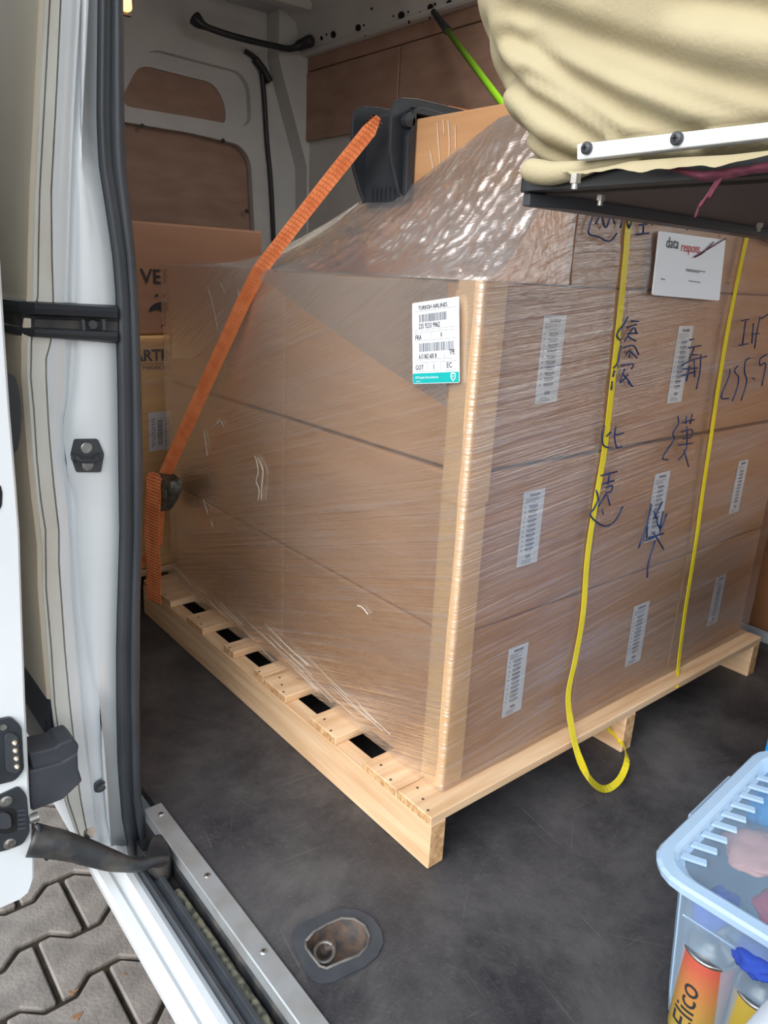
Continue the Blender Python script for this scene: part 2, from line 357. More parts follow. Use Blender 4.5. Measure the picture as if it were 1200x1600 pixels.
cC = curve([(95,0),(88,150),(80,300),(81,400),(83,463),(84,500),(78,540),(72,560),(72,590),(76,670),(83,750),(92,829),(92,880),(101,1013),(109,1101),(115,1155),(124,1240),(136,1302),(140,1322)])
cD = curve([(125,0),(116,150),(110,300),(107,400),(105,463),(106,537),(103,617),(97,657),(100,723),(109,803),(115,933),(124,1040),(139,1187),(148,1250),(154,1322)])
cE = curve([(135,0),(127,150),(120,300),(117,400),(116,463),(117,537),(111,605),(97,657),(96,685),(104,737),(118,782),(119,853),(128,960),(141,1040),(155,1120),(162,1200),(170,1322)])
cF = curve([(152,0),(150,200),(154,260),(165,330),(175,400),(180,460),(181,530),(183,600),(184,700),(186,830),(184,900),(181,1000),(181,1100),(183,1200),(190,1280),(203,1345)])
cG = curve([(193,0),(194,150),(196,250),(203,320),(212,400),(217,480),(220,560),(223,700),(222,850),(219,950),(218,1100),(221,1250),(236,1345)])
ROWS = [-1600, -60, 0, 60, 120, 180, 230, 260, 300, 330, 365, 400, 430, 463, 500, 537, 560, 590, 617, 643, 657, 685, 710, 737, 760, 782, 803, 829, 853, 880, 920, 960, 1013, 1050, 1100, 1155, 1187, 1220, 1250, 1280, 1302, 1322]
def lofts(curves, rows=ROWS):
    """curves = [(fn, depth y, px offset)]; the pixel line is placed at its own depth"""
    mb = MB(); nc = len(curves); vs = []
    for y in rows:
        for f, dep, off in curves: vs.append(P(f(y) + off, y, 1, dep))
    fs = [(i * nc + j, (i + 1) * nc + j, (i + 1) * nc + j + 1, i * nc + j + 1) for i in range(len(rows) - 1) for j in range(nc - 1)]
    mb.add(vs, fs); return mb
wl = root('wall_left', (-.38, .45, 0), 'white rear door pillar and outer body side left of the cargo opening', kind='structure')
j1 = lofts([(cA, .402, 0), (cA, .400, 3), (cB, .400, -1.5), (cB, .407, 0), (cB, .401, 1.5), (cC, .401, -1.5), (cC, .408, 0), (cC, .402, 1.5)])
j1.build('pillar_flange', WHITED, wl, smooth=False, fix=False)
j2 = lofts([(cC, .402, 1.5), (cD, .404, -6), (cD, .410, -2), (cD, .404, 0), (cD, .412, 2.5), (cE, .415, 0), (cE, .405, 4), (cF, .408, -25), (cF, .412, 0), (cF, .450, 4)])
j2.build('pillar_face', WHITE, wl, smooth=True, fix=False)
# outer skin going back from the pillar edge
vs = []; fs = []
rr = [r for r in ROWS if r <= 1050] + [1093]
mb = MB()
for y in rr:
    a = P(cA(y), y, 1, .402)
    vs += [a, Vector((a.x - .004, .408, a.z)), Vector((a.x - .006, 1.0, a.z)), Vector((a.x - .004, 2.72, a.z))]
fs = [(i * 4 + j, (i + 1) * 4 + j, (i + 1) * 4 + j + 1, i * 4 + j + 1) for i in range(len(rr) - 1) for j in range(3)]
mb.add(vs, fs); mb.build('outer_skin', CREAM, wl, fix=False)
zb = P(cA(1093), 1093, 1, .402).z
mb = MB(); xa = P(cA(1165), 1165, 1, .402).x
zc_ = P(95, 1225, 1, .402).z
mb.prism([(xa - .004, .408, zc_), (xa + .02, .408, zc_), (xa + .02, .408, zb), (xa - .004, .408, zb), (xa - .014, .408, zb - .06)], (0, 2.2, 0)); mb.build('lower_cladding', BLK, wl, bevel=.004)
# inner lining slab so the wall has thickness and stops the light
mb = MB(); mb.box((-.330, .47, -.02), (-.315, 2.64, 1.95)); mb.build('inner_lining', GREY, wl)
# rocker below
mb = MB(); mb.box((-.41, .44, -.12), (-.30, 2.7, -.02)); mb.build('rocker_panel', GREYD, wl)
# seal
sl = lofts([(cF, .440, -1), (cF, .415, 1), (cF, .400, 6), (cF, .398, 13), (cF, .410, 17.5), (cF, .406, 19), (cF, .413, 21), (cF, .405, 22.5), (cG, .398, -13), (cG, .395, -6), (cG, .402, -1), (cG, .425, 0), (cG, .470, 0)], ROWS + [1345])
o = sl.build('trim_1', RUB, smooth=True, fix=False); finish(o, 'black rubber door seal running down the white pillar', kind='structure')
# side moulding with sliding rail
def mould(rows, depths, m, nm, par):
    """horizontal bands: list of pixel rows top->bottom with outward depth"""
    mb = MB(); xsn = [0, .25, .5, .75, 1]; vs = []
    for (ya, yb), dep in zip(rows, depths):
        for k in xsn:
            px = 54 + (184 - 54) * k; py = ya + (yb - ya) * k; vs.append(P(px, py, 1, .400 - dep + .006 * k))
        # wrap back along the body side
    n = 5; fs = [(i * n + j, (i + 1) * n + j, (i + 1) * n + j + 1, i * n + j + 1) for i in range(len(rows) - 1) for j in range(n - 1)]
    mb.add(vs, fs)
    vs2 = []
    for (ya, yb), dep in zip(rows, depths):
        a = P(54, ya, 1, .400 - dep); vs2 += [a, Vector((a.x - .012, .412, a.z)), Vector((a.x - .020, .47, a.z)), Vector((a.x - .020, 1.8, a.z))]
    fs2 = [(i * 4 + j, (i + 1) * 4 + j, (i + 1) * 4 + j + 1, i * 4 + j + 1) for i in range(len(rows) - 1) for j in range(3)]
    mb.add(vs2, fs2); return mb.build(nm, m, par, fix=False)
md = root('trim_2', P(120, 500, 1, .40), 'black plastic side moulding with guide rail crossing the white pillar', kind='structure')
mould([(470, 477), (473, 481), (482, 487), (490, 497), (496, 500)], [-.004, .012, .016, .012, .004], BLK, 'upper_bead', md)
mould([(494, 498), (499, 503), (511, 517), (515, 520)], [.010, .0045, .0045, .010], BLKD, 'rail_channel', md)
mould([(511, 517), (514, 519), (520, 526), (526, 533), (527, 537)], [.004, .012, .014, .010, -.004], BLK, 'lower_bead', md)
c = P(144, 507, 1, .3945); mb = MB(); mb.cyl(c, c + Vector((0, -.004, 0)), .006); mb.cyl(c + Vector((0, -.004, 0)), c + Vector((0, -.005, 0)), .003); mb.build('rivet', RUB, md)
for px in (129, 161):
    mb = MB(); a = P(px, 499, 1, .394); b = P(px, 516, 1, .394); mb.box((a.x - .002, .391, b.z), (a.x + .002, .397, a.z)); mb.build('clip_bar', RUB, md)
# ---- sill of the sliding door opening
def q(px, py, z): return P(px, py, 2, z).x
sill = root('trim_3', (-.37, -.2, -.03), 'white painted sill with black rubber tread along the cargo opening', kind='structure')
xw0 = -.455; xw1 = q(320, 1533, -.03); xa0 = -.322
Y0, Y1 = -1.0, .37
def extr(name, pr, m, y0=Y0, y1=Y1, par=sill, bevel=0, smooth=False):
    mb = MB(); mb.prism([(x, y0, z) for x, z in pr], (0, y1 - y0, 0)); return mb.build(name, m, par, bevel=bevel, smooth=smooth)
extr('white_sill', [(-.400, -.10), (-.438, -.040), (-.4405, -.020), (-.437, -.008), (-.424, -.008), (-.418, -.013), (-.402, -.008), (-.392, -.010), (-.384, -.016), (-.384, -.10)], WHITE)
extr('rubber_tread', [(-.384, -.10), (-.384, -.018), (-.378, -.010), (-.372, -.012), (-.366, -.022), (-.360, -.020), (-.358, -.012), (-.352, -.014), (-.346, -.034), (-.346, -.10)], RUB, y1=.33)
mb = MB()
def gs(u, v):
    y = Y0 + (.235 - Y0) * u; a = v * math.pi; wdt = .0085 + .0018 * noise.noise((0, y * 47.3, v * 3))
    return (-.340 - math.cos(a) * wdt, y, -.040 + math.sin(a) * .012 + .0022 * noise.noise((v * 5, y * 97.7, 3.3)) + .001 * noise.noise((v * 9, y * 311.3, 7.7)))
mb.grid(gs, 420, 6); mb.build('gritty_bead', GRIT, sill, smooth=True)
extr('track_channel', [(-.346, -.10), (-.346, -.046), (-.328, -.046), (-.328, -.020), (-.3245, -.016), (-.3245, -.10)], BLKD, y1=.40)
al = root('trim_4', (-.305, -.2, 0), 'scuffed aluminium edging strip screwed along the cargo floor edge', kind='structure')
extr('edging_strip', [(-.3235, -.022), (-.3235, .003), (-.3215, .0045), (-.291, .0045), (-.290, .001), (-.3195, .001), (-.3195, -.004), (-.3215, -.007), (-.3215, -.022)], ALU, y0=-1.0, y1=.410, par=al)
extr('edging_step', [(-.3245, -.024), (-.3245, -.010), (-.3238, -.010), (-.3238, -.024)], ALU, y0=-1.0, y1=.41, par=al)
for px, py in ((252, 1272), (324, 1368), (412, 1487)):
    c = P(px, py, 2, .0045); mb = MB(); mb.lathe([(0, .002), (.003, .002), (.0045, .0015), (.0055, 0)], c, 14); mb.build('rivet', STEEL, al, smooth=True)
    mb = MB(); mb.cyl(c + Vector((0, 0, .002)), c + Vector((0, 0, .0024)), .0016); mb.build('socket', DARK, al)
# ---- right-hand (far) wall, rear wall, ceiling, front
wr = root('wall_right', (1.385, .6, 0), 'far van wall lined with brown plywood panels', kind='structure')
for a, b in (((1.40, -.55, -.02), (1.46, 2.66, 2.02)), ((1.40, -1.9, -.02), (1.46, -.55, .85)), ((1.40, -1.9, 1.75), (1.46, -.55, 2.02))):
    mb = MB(); mb.box(a, b); mb.build('metal_side', GREY, wr)
zt = P(450, 103, 0, 1.38); zl = P(450, 122, 0, 1.38).z; zbm = P(470, 222, 0, 1.38).z; yv = P(625, 80, 0, 1.38).y
yl = P(470, 222, 0, 1.38).y + .02
mb = MB(); mb.box((1.384, -1.9, zl + .004), (1.40, yl + .05, 1.862)); mb.build('plywood_strip', PLY, wr, bevel=.002, seg=1)
for a, b in ((yl + .03, yv + .004), (yv - .004, .4), (.392, -.54)):
    mb = MB(); mb.box((1.380, a, zbm), (1.40, b, zl - .002)); mb.build('plywood_panel', PLY, wr, bevel=.002, seg=1)
mb = MB(); mb.box((1.372, -1.9, .03), (1.40, -.56, .84)); mb.build('plywood_panel', PLYL, wr, bevel=.002, seg=1)
mb = MB(); mb.box((1.372, -.54, .03), (1.40, 2.0, 1.30)); mb.build('plywood_panel', PLYL, wr, bevel=.002, seg=1)
mb = MB(); mb.box((1.360, -1.9, 0.0), (1.372, 2.6, .03)); mb.build('floor_edge_strip', GREYD, wr)
rl = MB(); rl.prism([(1.40, -1.9, 1.855), (1.345, -1.9, 1.865), (1.350, -1.9, 1.880), (1.318, -1.9, 1.985), (1.25, -1.9, 2.02), (1.40, -1.9, 2.02)], (0, 4.5, 0)); rl.build('roof_rail', GREY, wr)
lp = MB(); lp.prism([(1.340, -1.9, 1.862), (1.352, -1.9, 1.856), (1.352, -1.9, 1.868), (1.343, -1.9, 1.872)], (0, 4.5, 0)); lp.build('rail_lip', GREY, wr)
for hx, hy, hs in ((470,127,14),(300,177,9),(355,160,14),(670,68,16),(635,72,5),(703,52,5),(705,100,7),(757,55,6),(805,30,14),(803,80,6),(827,15,6),(497,115,5),(500,158,6),(545,42,6),(330,203,5),(325,160,5),(893,12,14),(240,190,18)):
    c = P(400 + hx / 3, hy / 3, 0, 1.334); t = (1.985 - c.z) / .105; c.x = 1.350 - .032 * max(0, min(1, (c.z - 1.88) / .105)) - .002
    s_ = hs / 3 / FPX * (rz.dot(c - CAM)); mb = MB(); nrm = Vector((-.105, 0, -.032)).normalized()
    pts = [c + Vector((0, 1, 0)) * math.cos(a) * s_ * (1.4 if hs > 12 else 1) + Vector((-.29, 0, .957)) * math.sin(a) * s_ for a in [k * math.pi / 6 for k in range(12)]]
    mb.prism(pts, nrm * .002); mb.build('hole', DARK, wr)
RY = 2.60
wb = root('wall_rear', (.6, RY, 0), 'grey inner rear door frames with brown plywood infill', kind='structure')
def rp(l, dy=0): return [P(a, b, 1, RY + dy) for a, b in l]
upper = arc_round(rp([(222,98),(340,128),(358,160),(359,195),(290,180),(203,167),(196,150)]), .05)
recess = arc_round(rp([(232,74),(375,112),(390,135),(393,200),(300,183),(197,166),(188,148)]), .06)
ru = rp([(150,183),(300,208),(375,226),(392,250),(400,400)]); 
lower = arc_round([ru[0], ru[1], ru[2], ru[3], ru[4], Vector((1.20, RY, .15)), Vector((-.2, RY, .15)), Vector((-.2, RY, ru[0].z))], .04)
outer = [(-.40, RY, -.02), (1.40, RY, -.02), (1.40, RY, 2.02), (-.40, RY, 2.02)]
plate_with_holes(outer, [recess, lower], (0, .045, 0)).build('door_frame', GREY, wb)
def shift(l, d): return [Vector(p) + Vector((0, d, 0)) for p in l]
plate_with_holes([(x, RY + .035, z) for x, _, z in outer], [shift(upper, .035), shift(lower, .035)], (0, .01, 0)).build('recess_panel', GREY, wb)
mb = MB(); mb.box((-.40, RY + .0455, 1.45), (1.40, RY + .062, 2.02)); mb.build('window_infill', PLY, wb)
mb = MB(); mb.box((-.40, RY + .0455, -.02), (1.40, RY + .062, 1.45)); mb.build('plywood_infill', PLY, wb)
mb = MB(); mb.box((-.46, RY + .063, -.2), (1.48, RY + .09, 2.04)); mb.build('outer_door_skin', WHITE, wb)
# the black seal line and the corner pillar
sp = [P(a, b, 1, RY - .012) for a, b in ((383, 80), (402, 95), (411, 130), (417, 220), (424, 300), (432, 480))]
mb = MB(); mb.tube(spline(sp), .011, 8); mb.build('door_seal', BLK, wb, smooth=True)
sp = [P(a, b, 1, RY - .02) for a, b in ((398, 92), (412, 110), (421, 128))]
mb = MB(); mb.tube(spline(sp), .018, 8); mb.build('seal_corner', BLK, wb, smooth=True)
a = P(436, 90, 1, 2.5); b = P(474, 260, 1, 2.5)
mb = MB(); mb.prism([(a.x, 2.5, 2.02), (a.x, 2.5, a.z), (b.x + .02, 2.5, b.z), (b.x + .04, 2.5, 0), (1.40, 2.5, 0), (1.40, 2.5, 2.02)], (0, .098, 0)); mb.build('corner_pillar', GREY, wb, bevel=.006)
for px, py in ((385, 330), (222, 197), (348, 220)):
    c = P(px, py, 1, RY - .001); mb = MB(); mb.cyl(c, c + Vector((0, -.006, 0)), .009, n=10); mb.build('stud', BLK, wb)
ce = root('ceiling', (.6, .6, 2.0), 'grey painted van roof with pressed ribs', kind='structure')
mb = MB(); mb.box((-.44, -1.9, 2.02), (1.46, 2.72, 2.04)); mb.build('roof_skin', GREYD, ce)
for y in (2.35, 1.75, 1.05, .45, -.15, -.75):
    mb = MB(); mb.prism([(-.3, y - .05, 2.02), (-.3, y - .03, 1.985), (-.3, y + .03, 1.985), (-.3, y + .05, 2.02)], (1.58, 0, 0)); mb.build('roof_rib', GREY, ce, bevel=.004)
for i in range(9):
    y = 2.2 - i * .1
    if abs(y - 1.75) < .08: continue
    mb = MB(); mb.prism([(-.3, y - .014, 2.02), (-.3, y - .006, 2.013), (-.3, y + .006, 2.013), (-.3, y + .014, 2.02)], (1.56, 0, 0)); mb.build('roof_crease', GREYD, ce)
mb = MB(); mb.box((-.44, -1.9, 1.86), (-.33, .47, 2.02)); mb.build('door_header', GREY, ce, bevel=.01)
wf = root('wall_front', (.5, -1.9, 0), 'cab end of the van behind the photographer', kind='structure')
mb = MB(); mb.box((-.44, -1.95, -.02), (1.46, -1.9, .60)); mb.build('lower_bulkhead', GREYD, wf)
mb = MB(); mb.box((-.44, -1.95, 1.88), (1.46, -1.9, 2.02)); mb.build('header', GREYD, wf)
mb = MB(); mb.box((-.44, -1.9, -.02), (-.33, -1.05, 2.02)); mb.build('front_pillar', WHITE, wf)

# ================================================================ SLIDING DOOR
dr = root('door_1', P(30, 1300, 1, .30), 'open white sliding door seen on its leading edge', kind='structure')
cR = curve([(-120,-1600),(0,280),(5,400),(12,520),(20,640),(30,760),(35,830),(39,960),(44,1100),(50,1240),(57,1340),(57,1372),(50,1392),(38,1402)])
rows = [-1600, 280, 400, 520, 640, 760, 830, 960, 1100, 1240, 1340, 1372, 1392, 1402]
ys = .30; mb = MB(); vs = []
for i, y in enumerate(rows):
    a = P(cR(y), y, 1, ys)
    for dx, dy in ((0, .020), (-.003, .003), (-.006, 0), (-.085, 0), (-.10, .006), (-.105, .9), (0, .9)): vs.append((a.x + dx, ys + dy, a.z))
n = 7; fs = [(i * n + j, (i + 1) * n + j, (i + 1) * n + (j + 1) % n, i * n + (j + 1) % n) for i in range(len(rows) - 1) for j in range(n)]
fs += [tuple(range(n)), tuple(reversed(range((len(rows) - 1) * n, len(rows) * n)))]
mb.add(vs, fs); mb.build('door_shell', WHITE, dr)
def slab(name, px, m, depth, thick, par, r=.006, bevel=.0015, lab=None):
    pts = arc_round([P(a, b, 1, depth) for a, b in px], r) if r else [P(a, b, 1, depth) for a, b in px]
    mb = MB(); mb.prism(pts, (0, thick, 0)); o = mb.build(name, m, par, bevel=bevel, seg=1)
    if lab: o['label'] = lab
    return o
cp = slab('contact_block', [(-25,1130),(18,1121),(34,1136),(38,1203),(24,1220),(-25,1232)], BLK, ys - .006, .0055, dr)
slab('contact_carrier', [(8,1150),(20,1145),(29,1153),(32,1204),(25,1209),(10,1206)], RUB, ys - .010, .0038, cp, bevel=.0012)
for px, py in ((22.5, 1160), (23.5, 1172), (25, 1184.5), (26, 1197)):
    c = P(px, py, 1, ys - .010); mb = MB(); mb.lathe([(.0034, 0), (.0034, .003), (.0024, .0035), (.0022, .006), (0, .0068)], c, 12, axis=(0, -1, 0)); o = mb.build('contact_pin', mat('brass_pin', srgb(206, 196, 170), rough=.35, metal=.7), cp, smooth=True)
c = P(5, 1136, 1, ys - .006); mb = MB(); mb.cyl(c, c + Vector((0, -.002, 0)), .0045); mb.build('bolt', STEEL, dr)
lt = slab('latch_plate', [(-25,1250),(0,1243),(30,1229),(42,1243),(47,1300),(36,1319),(10,1329),(-25,1336)], BLK, ys - .004, .0035, dr)
slab('latch_mouth', [(-25,1262),(8,1264),(18,1262),(26,1268),(27,1298),(12,1303),(-25,1300)], DARK, ys - .0046, .0005, lt, r=.003, bevel=0)
slab('latch_tongue', [(-25,1273),(10,1270),(17,1276),(18,1292),(9,1296),(-25,1292)], RUB, ys - .009, .0040, lt)
for k in range(5): slab('latch_rib', [(27,1266+k*7),(40,1264+k*7),(41,1267+k*7),(28,1269+k*7)], RUB, ys - .0055, .0014, lt, r=.0, bevel=0)
for px, py in ((9, 1252), (15, 1318)):
    c = P(px, py, 1, ys - .004); mb = MB(); mb.lathe([(.0085, 0), (.0085, .0012), (.006, .0022), (.0055, .004), (.0022, .004), (.002, .002), (0, .002)], c, 18, axis=(0, -1, 0)); mb.build('bolt', STEEL, lt, smooth=False)
slab('slot', [(-8,757),(1,758),(4,770),(3,790),(-2,799),(-8,800)], DARK, ys - .0006, .0005, dr, r=.002, bevel=0)
# black grip on the inner side, seen between door and body
hd = [(8,583),(24,587),(31,615),(33.5,645),(32,680),(27,706),(15,712),(5,700)]
slab('inner_handle', hd, BLK, .345, .05, dr, r=.012, bevel=.004)
gc = MB(); t1 = [P(a, b, 1, .315) for a, b in ((46,1178),(88,1168),(93,1162),(114,1155),(124,1165),(122,1178),(95,1192),(52,1206))]
gc.prism(t1, (0, .05, 0)); t2 = [P(a, b, 1, .311) for a, b in ((46,1205),(95,1192),(122,1176),(123,1202),(129,1221),(98,1250),(50,1268))]
gc.prism(t2, (0, .05, 0)); gc.build('roller_cover', mat('soft_black_plastic', srgb(50, 54, 62), srgb(66, 68, 74), scale=14, rough=.55), dr, bevel=.003)
ap = spline([P(48, 1312, 1, .312), P(85, 1318, 1, .300), P(130, 1330, 1, .290), P(175, 1345, 1, .275), P(215, 1352, 1, .265), P(245, 1344, 1, .262), P(262, 1343, 1, .262)], 4)
mb = MB(); rs = [.0275, .027, .026, .025, .025, .024, .023, .022, .022, .021, .020, .019, .018, .016, .014, .013, .012, .011, .0105, .010, .009, .008, .007, .006, .005]
mb.tube(ap, [r * 1.13 for r in rs[:len(ap)]], 12, flat=.8); mb.build('roller_arm', BLKD, dr, smooth=True)
mb = MB(); mb.tube([P(a, b, 1, .296) for a, b in ((57, 1288), (62, 1300), (62, 1322), (68, 1336), (74, 1342))], .0035, 8); mb.build('arm_flange', BLK, dr, smooth=True)
c = P(52, 1278, 1, .30); mb = MB(); mb.cyl(c + Vector((-.006, 0, 0)), c + Vector((.007, 0, 0)), .007, n=12); mb.build('roller_pin', STEEL, dr)
c = P(137, 1303, 1, .30); mb = MB(); mb.cyl(c, c + Vector((.004, -.006, .006)), .008, n=6); mb.build('bolt', STEEL, dr)
mb = MB(); mb.prism(arc_round([P(a, b, 2, .004) for a, b in ((232,1322),(240,1305),(252,1303),(262,1318),(268,1338),(262,1352),(245,1358),(228,1350))], .008), (0, 0, -.03)); mb.build('roller_carriage', BLKD, dr, bevel=.004)
mb = MB(); mb.tube([P(a, b, 2, .012) for a, b in ((222, 1352), (240, 1350), (254, 1346), (263, 1338))], .0035, 6); mb.build('carriage_lip', BLKD, dr)

# striker on the pillar
st = root('door_striker', P(137, 735, 1, .408), 'black door striker plate bolted to the white pillar', 'striker')
slab('base_plate', [(116,686),(153,686),(163,709),(158,738),(119,738),(110,710)], RUB, .404, .004, st, r=.003)
for px, py in ((135, 700), (137, 727)):
    c = P(px, py, 1, .404); mb = MB(); mb.lathe([(.0085, 0), (.0085, .0015), (.0075, .0022), (.004, .0022), (.004, .001), (.0015, .001), (.0015, .002), (0, .002)], c, 20, axis=(0, -1, 0)); mb.build('bolt', STEEL, st)
lp_ = spline([P(115, 716, 1, .404), P(119, 714, 1, .392), P(125, 719, 1, .388), P(137, 720, 1, .387), P(149, 719, 1, .388), P(154, 714, 1, .392), P(156, 712, 1, .404)], 5)
mb = MB(); mb.tube(lp_, .0042, 10); mb.build('striker_loop', BLK, st, smooth=True)
# plug in the lower jamb
c = P(156, 1228, 1, .409); mb = MB(); mb.lathe([(.012, 0), (.011, .003), (.006, .002), (.005, 0), (0, 0)], c, 16, axis=(0, -1, 0)); o = mb.build('rubber_plug', RUB, smooth=True); finish(o, 'small round rubber plug low on the white pillar', 'plug')

# ================================================================ PALLET
LXX, L2 = .5585, 1.120; WST = .036
pal = root('wooden_pallet', (.58, .6, 0), 'raw pine pallet with three stringers under the film-wrapped cartons', 'pallet')
def clock(mb, f): 
    return mb
def plank(name, a, b, m, par, bev=.0015, jitter=0):
    mb = MB(); mb.box(a, b); o = mb.build(name, m, par, bevel=bev, seg=1); return o
for x in (0, LXX, L2):
    o = plank('stringer', (x, 0, 0), (x + WST, 1.2, H - .0004), WOODY, pal, bev=.002)
    o.data.materials.append(WOODE)
    for p in o.data.polygons:
        if abs(p.normal.y) > .9: p.material_index = 1
def yy(px, py, z=H): return P(px, py, 0, 0).y
boards = [(0.0, yy(620,1246) - .001), (yy(620,1246) + .001, yy(567,1204)), (yy(523,1164), yy(482.5,1132)), (yy(445,1098), yy(411,1071)),
          (yy(407,1069), yy(393,1055)), (yy(362,1031), yy(347,1018)), (yy(317,990), yy(292,971)), (yy(266,948), 1.195)]
for i, (a, b) in enumerate(boards):
    x0 = {0: -.001, 1: -.001, 4: .006, 5: .004, 6: -.001}.get(i, .001)
    mb = MB(); n = 14
    mb.box((x0, a, H), (1.157, b, ZT - random.uniform(0, .0006)))
    o = mb.build('deck_board', WOODX, pal, bevel=.0015, seg=1)
    o.data.materials.append(WOODE)
    for p in o.data.polygons:
        if abs(p.normal.x) > .9: p.material_index = 1
    NM = mat('nail_steel', srgb(92, 70, 52), rough=.6, metal=.3)
    wd = b - a
    for k in range(3 if i in (0, 3) else 2 if wd > .05 else 1):
        t = (.2, .5, .82)[k] if i in (0, 3) else (.28, .72)[k] if wd > .05 else .5
        c = Vector((.020 + .012 * ((k * 7 + i * 3) % 3 - 1), a + wd * t, ZT - .0002)); nm = MB(); nm.cyl(c, c + Vector((0, 0, .0006)), .0026, n=10); nm.build('nail', NM, o)
# ================================================================ CARTONS
XB = [.066, .426, .789, 1.143]; YB = [.049, .569, 1.112]; ZB = [ZT + .0006, .3905, .6675, .9465]
layer = ['bottom', 'middle', 'top']; colm = ['near', 'second', 'far']
def carton(name, a, b, label, group, m=CARD, tape=True):
    r = root(name, ((a[0] + b[0]) / 2, (a[1] + b[1]) / 2, a[2]), label, 'carton', group)
    mb = MB(); mb.box(a, b); mb.build('carton_body', m, r, bevel=.005, seg=3)
    return r
def barcode_label(par, x0, x1, z0, z1, y=.0475, dense=True, faint=False):
    pm_ = PAPERG
    mb = MB(); mb.box((x0, y - .0006, z0), (x1, y, z1)); lb = mb.build('barcode_label', pm_, par)
    w_ = x1 - x0; h_ = z1 - z0; pr = MB(); yq = y - .0009
    def bx(u0, u1, v0, v1): pr.box((x0 + w_ * u0, yq, z0 + h_ * (1 - v1)), (x0 + w_ * u1, yq + .0004, z0 + h_ * (1 - v0)))
    def bars(u0, u1, v0, v1):
        u = u0
        while u < u1:
            t = random.uniform(.008, .022); bx(u, min(u + t, u1), v0, v1); u += t + random.uniform(.008, .02)
    bars(.28, .75, .04, .075)
    for k in range(3): bx(.1, .1 + random.uniform(.4, .7), .10 + k * .025, .107 + k * .025)
    for k in range(10):
        v = .19 + k * .064; bars(.3, .72, v, v + .028); bx(.1, .16, v + .008, v + .02); bx(.35, .65, v + .036, v + .044)
    bars(.38, .62, .86, .90)
    for k in range(3): bx(.2, .2 + random.uniform(.3, .5), .925 + k * .02, .932 + k * .02)
    finish(pr.build('barcode_print', INKG, lb), kind='stuff')
LB = {(0, 2): (.207, .262, .766, .903), (0, 1): (.205, .259, .486, .62), (0, 0): (.209, .262, .19, .33),
      (1, 0): (.601, .659, .17, .313), (1, 1): (.600, .655, .455, .60), (1, 2): (.600, .652, .74, .885),
      (2, 0): (.945, .993, .172, .30), (2, 1): (.945, .99, .46, .585)}
BOX = {}
for k in range(3):
    for i in range(3):
        lab = f'{["brown carton at the near corner of the pallet","brown carton in the middle of the pallet front","brown carton at the far right of the pallet front"][i]}, {layer[k]} layer'
        r = carton('carton', (XB[i] + .001, YB[0], ZB[k] + .0012), (XB[i + 1] - .001, YB[1] - .001, ZB[k + 1] - (.0045 if k == 1 else .0012)), lab, 'cartons stacked in three layers on the pallet'); BOX[(i, k)] = r
        if (i, k) in LB: barcode_label(r, *LB[(i, k)])
    carton('carton', (XB[0] + .001, YB[1] + .001, ZB[k] + .0012), (XB[1] - .001, YB[2], ZB[k + 1] - (.0045 if k == 1 else .0012)), f'brown carton at the back left corner of the pallet, {layer[k]} layer', 'cartons stacked in three layers on the pallet')
TZ0, TZ1 = .9475, 1.222; XT = .250
tall1 = carton('carton', (XT, .050, TZ0), (.696, .555, TZ1), 'brown carton on top of the stack behind the padded seat, under the black corner guard', 'cartons on top of the stack')
tall2 = carton('carton', (.698, .050, TZ0), (1.143, .555, TZ1), 'brown carton on top of the stack at its far right end', 'cartons on top of the stack')
# paper-board edge protector on the near corner
ep = root('edge_protector', (.06, .043, ZT), 'tall brown cardboard edge protector on the near corner of the stack', 'edge protector')
def angle(name, z0, z1, o_, wl_, wf_, m):
    x, y = .0605 - o_, .0435 - o_; mb = MB(); t = .0035
    pts = [(x, y + wl_), (x, y + .010)]
    for k in range(1, 5): a = k / 5 * math.pi / 2; pts.append((x + .010 - .010 * math.cos(a), y + .010 - .010 * math.sin(a)))
    pts += [(x + .010, y), (x + wf_, y), (x + wf_, y + t), (x + .010, y + t)]
    for k in range(4, 0, -1): a = k / 5 * math.pi / 2; pts.append((x + .010 - .0065 * math.cos(a), y + .010 - .0065 * math.sin(a)))
    pts += [(x + t, y + .010), (x + t, y + wl_)]
    mb.prism([(a, b, z0) for a, b in pts], (0, 0, z1 - z0)); return mb.build(name, m, ep)
angle('board', ZT + .001, .935, 0, .050, .050, CARD3); angle('overlapping_board', .62, .9495, .0038, .046, .054, CARD3)

# ================================================================ STRETCH FILM
FX, FY = .0595, .0405
fm = root('stretch_film', (.6, .6, ZT), 'clear crinkled stretch film wrapped round the carton stack on the pallet', 'stretch film')
FL = film_mat('film_left', (.32, 0, 0), haze=.03, patch=.07, streak=.34, gloss=.03, bump=.45)
FL2 = film_mat('film_left_overlap', (.5, 0, 0), haze=.05, streak=.15, gloss=.03, bump=.3)
FF = film_mat('film_front', (0, .10, 0), haze=.03, patch=.08, streak=.26, gloss=.11, bump=.50, rough=.16)
FT = film_mat('film_tent', (.1, .35, 0), haze=.16, patch=.08, streak=.40, gloss=.12, bump=.40, sscale=22, wrinkle=.5, wr_scale=45, rough=.30)
def nz(v, s): return noise.noise(Vector(v) * s)
mb = MB()
def leftf(u, v):
    y = .050 + (1.118 - .050) * u; z = ZT + .0004 + (.949 - ZT) * v
    x = FX - .0058 - .003 * (nz((0, y, z * 2.2), 5)) - .0025 * math.exp(-((z - .12) / .03) ** 2) * (1 + nz((y, z, 0), 30))
    x -= .006 * math.exp(-((y - .569) / .02) ** 2) * 0
    return (x, y, z)
mb.grid(leftf, 90, 70)
mb.build('side_film', FL, fm, smooth=True, fix=False)
mb = MB()
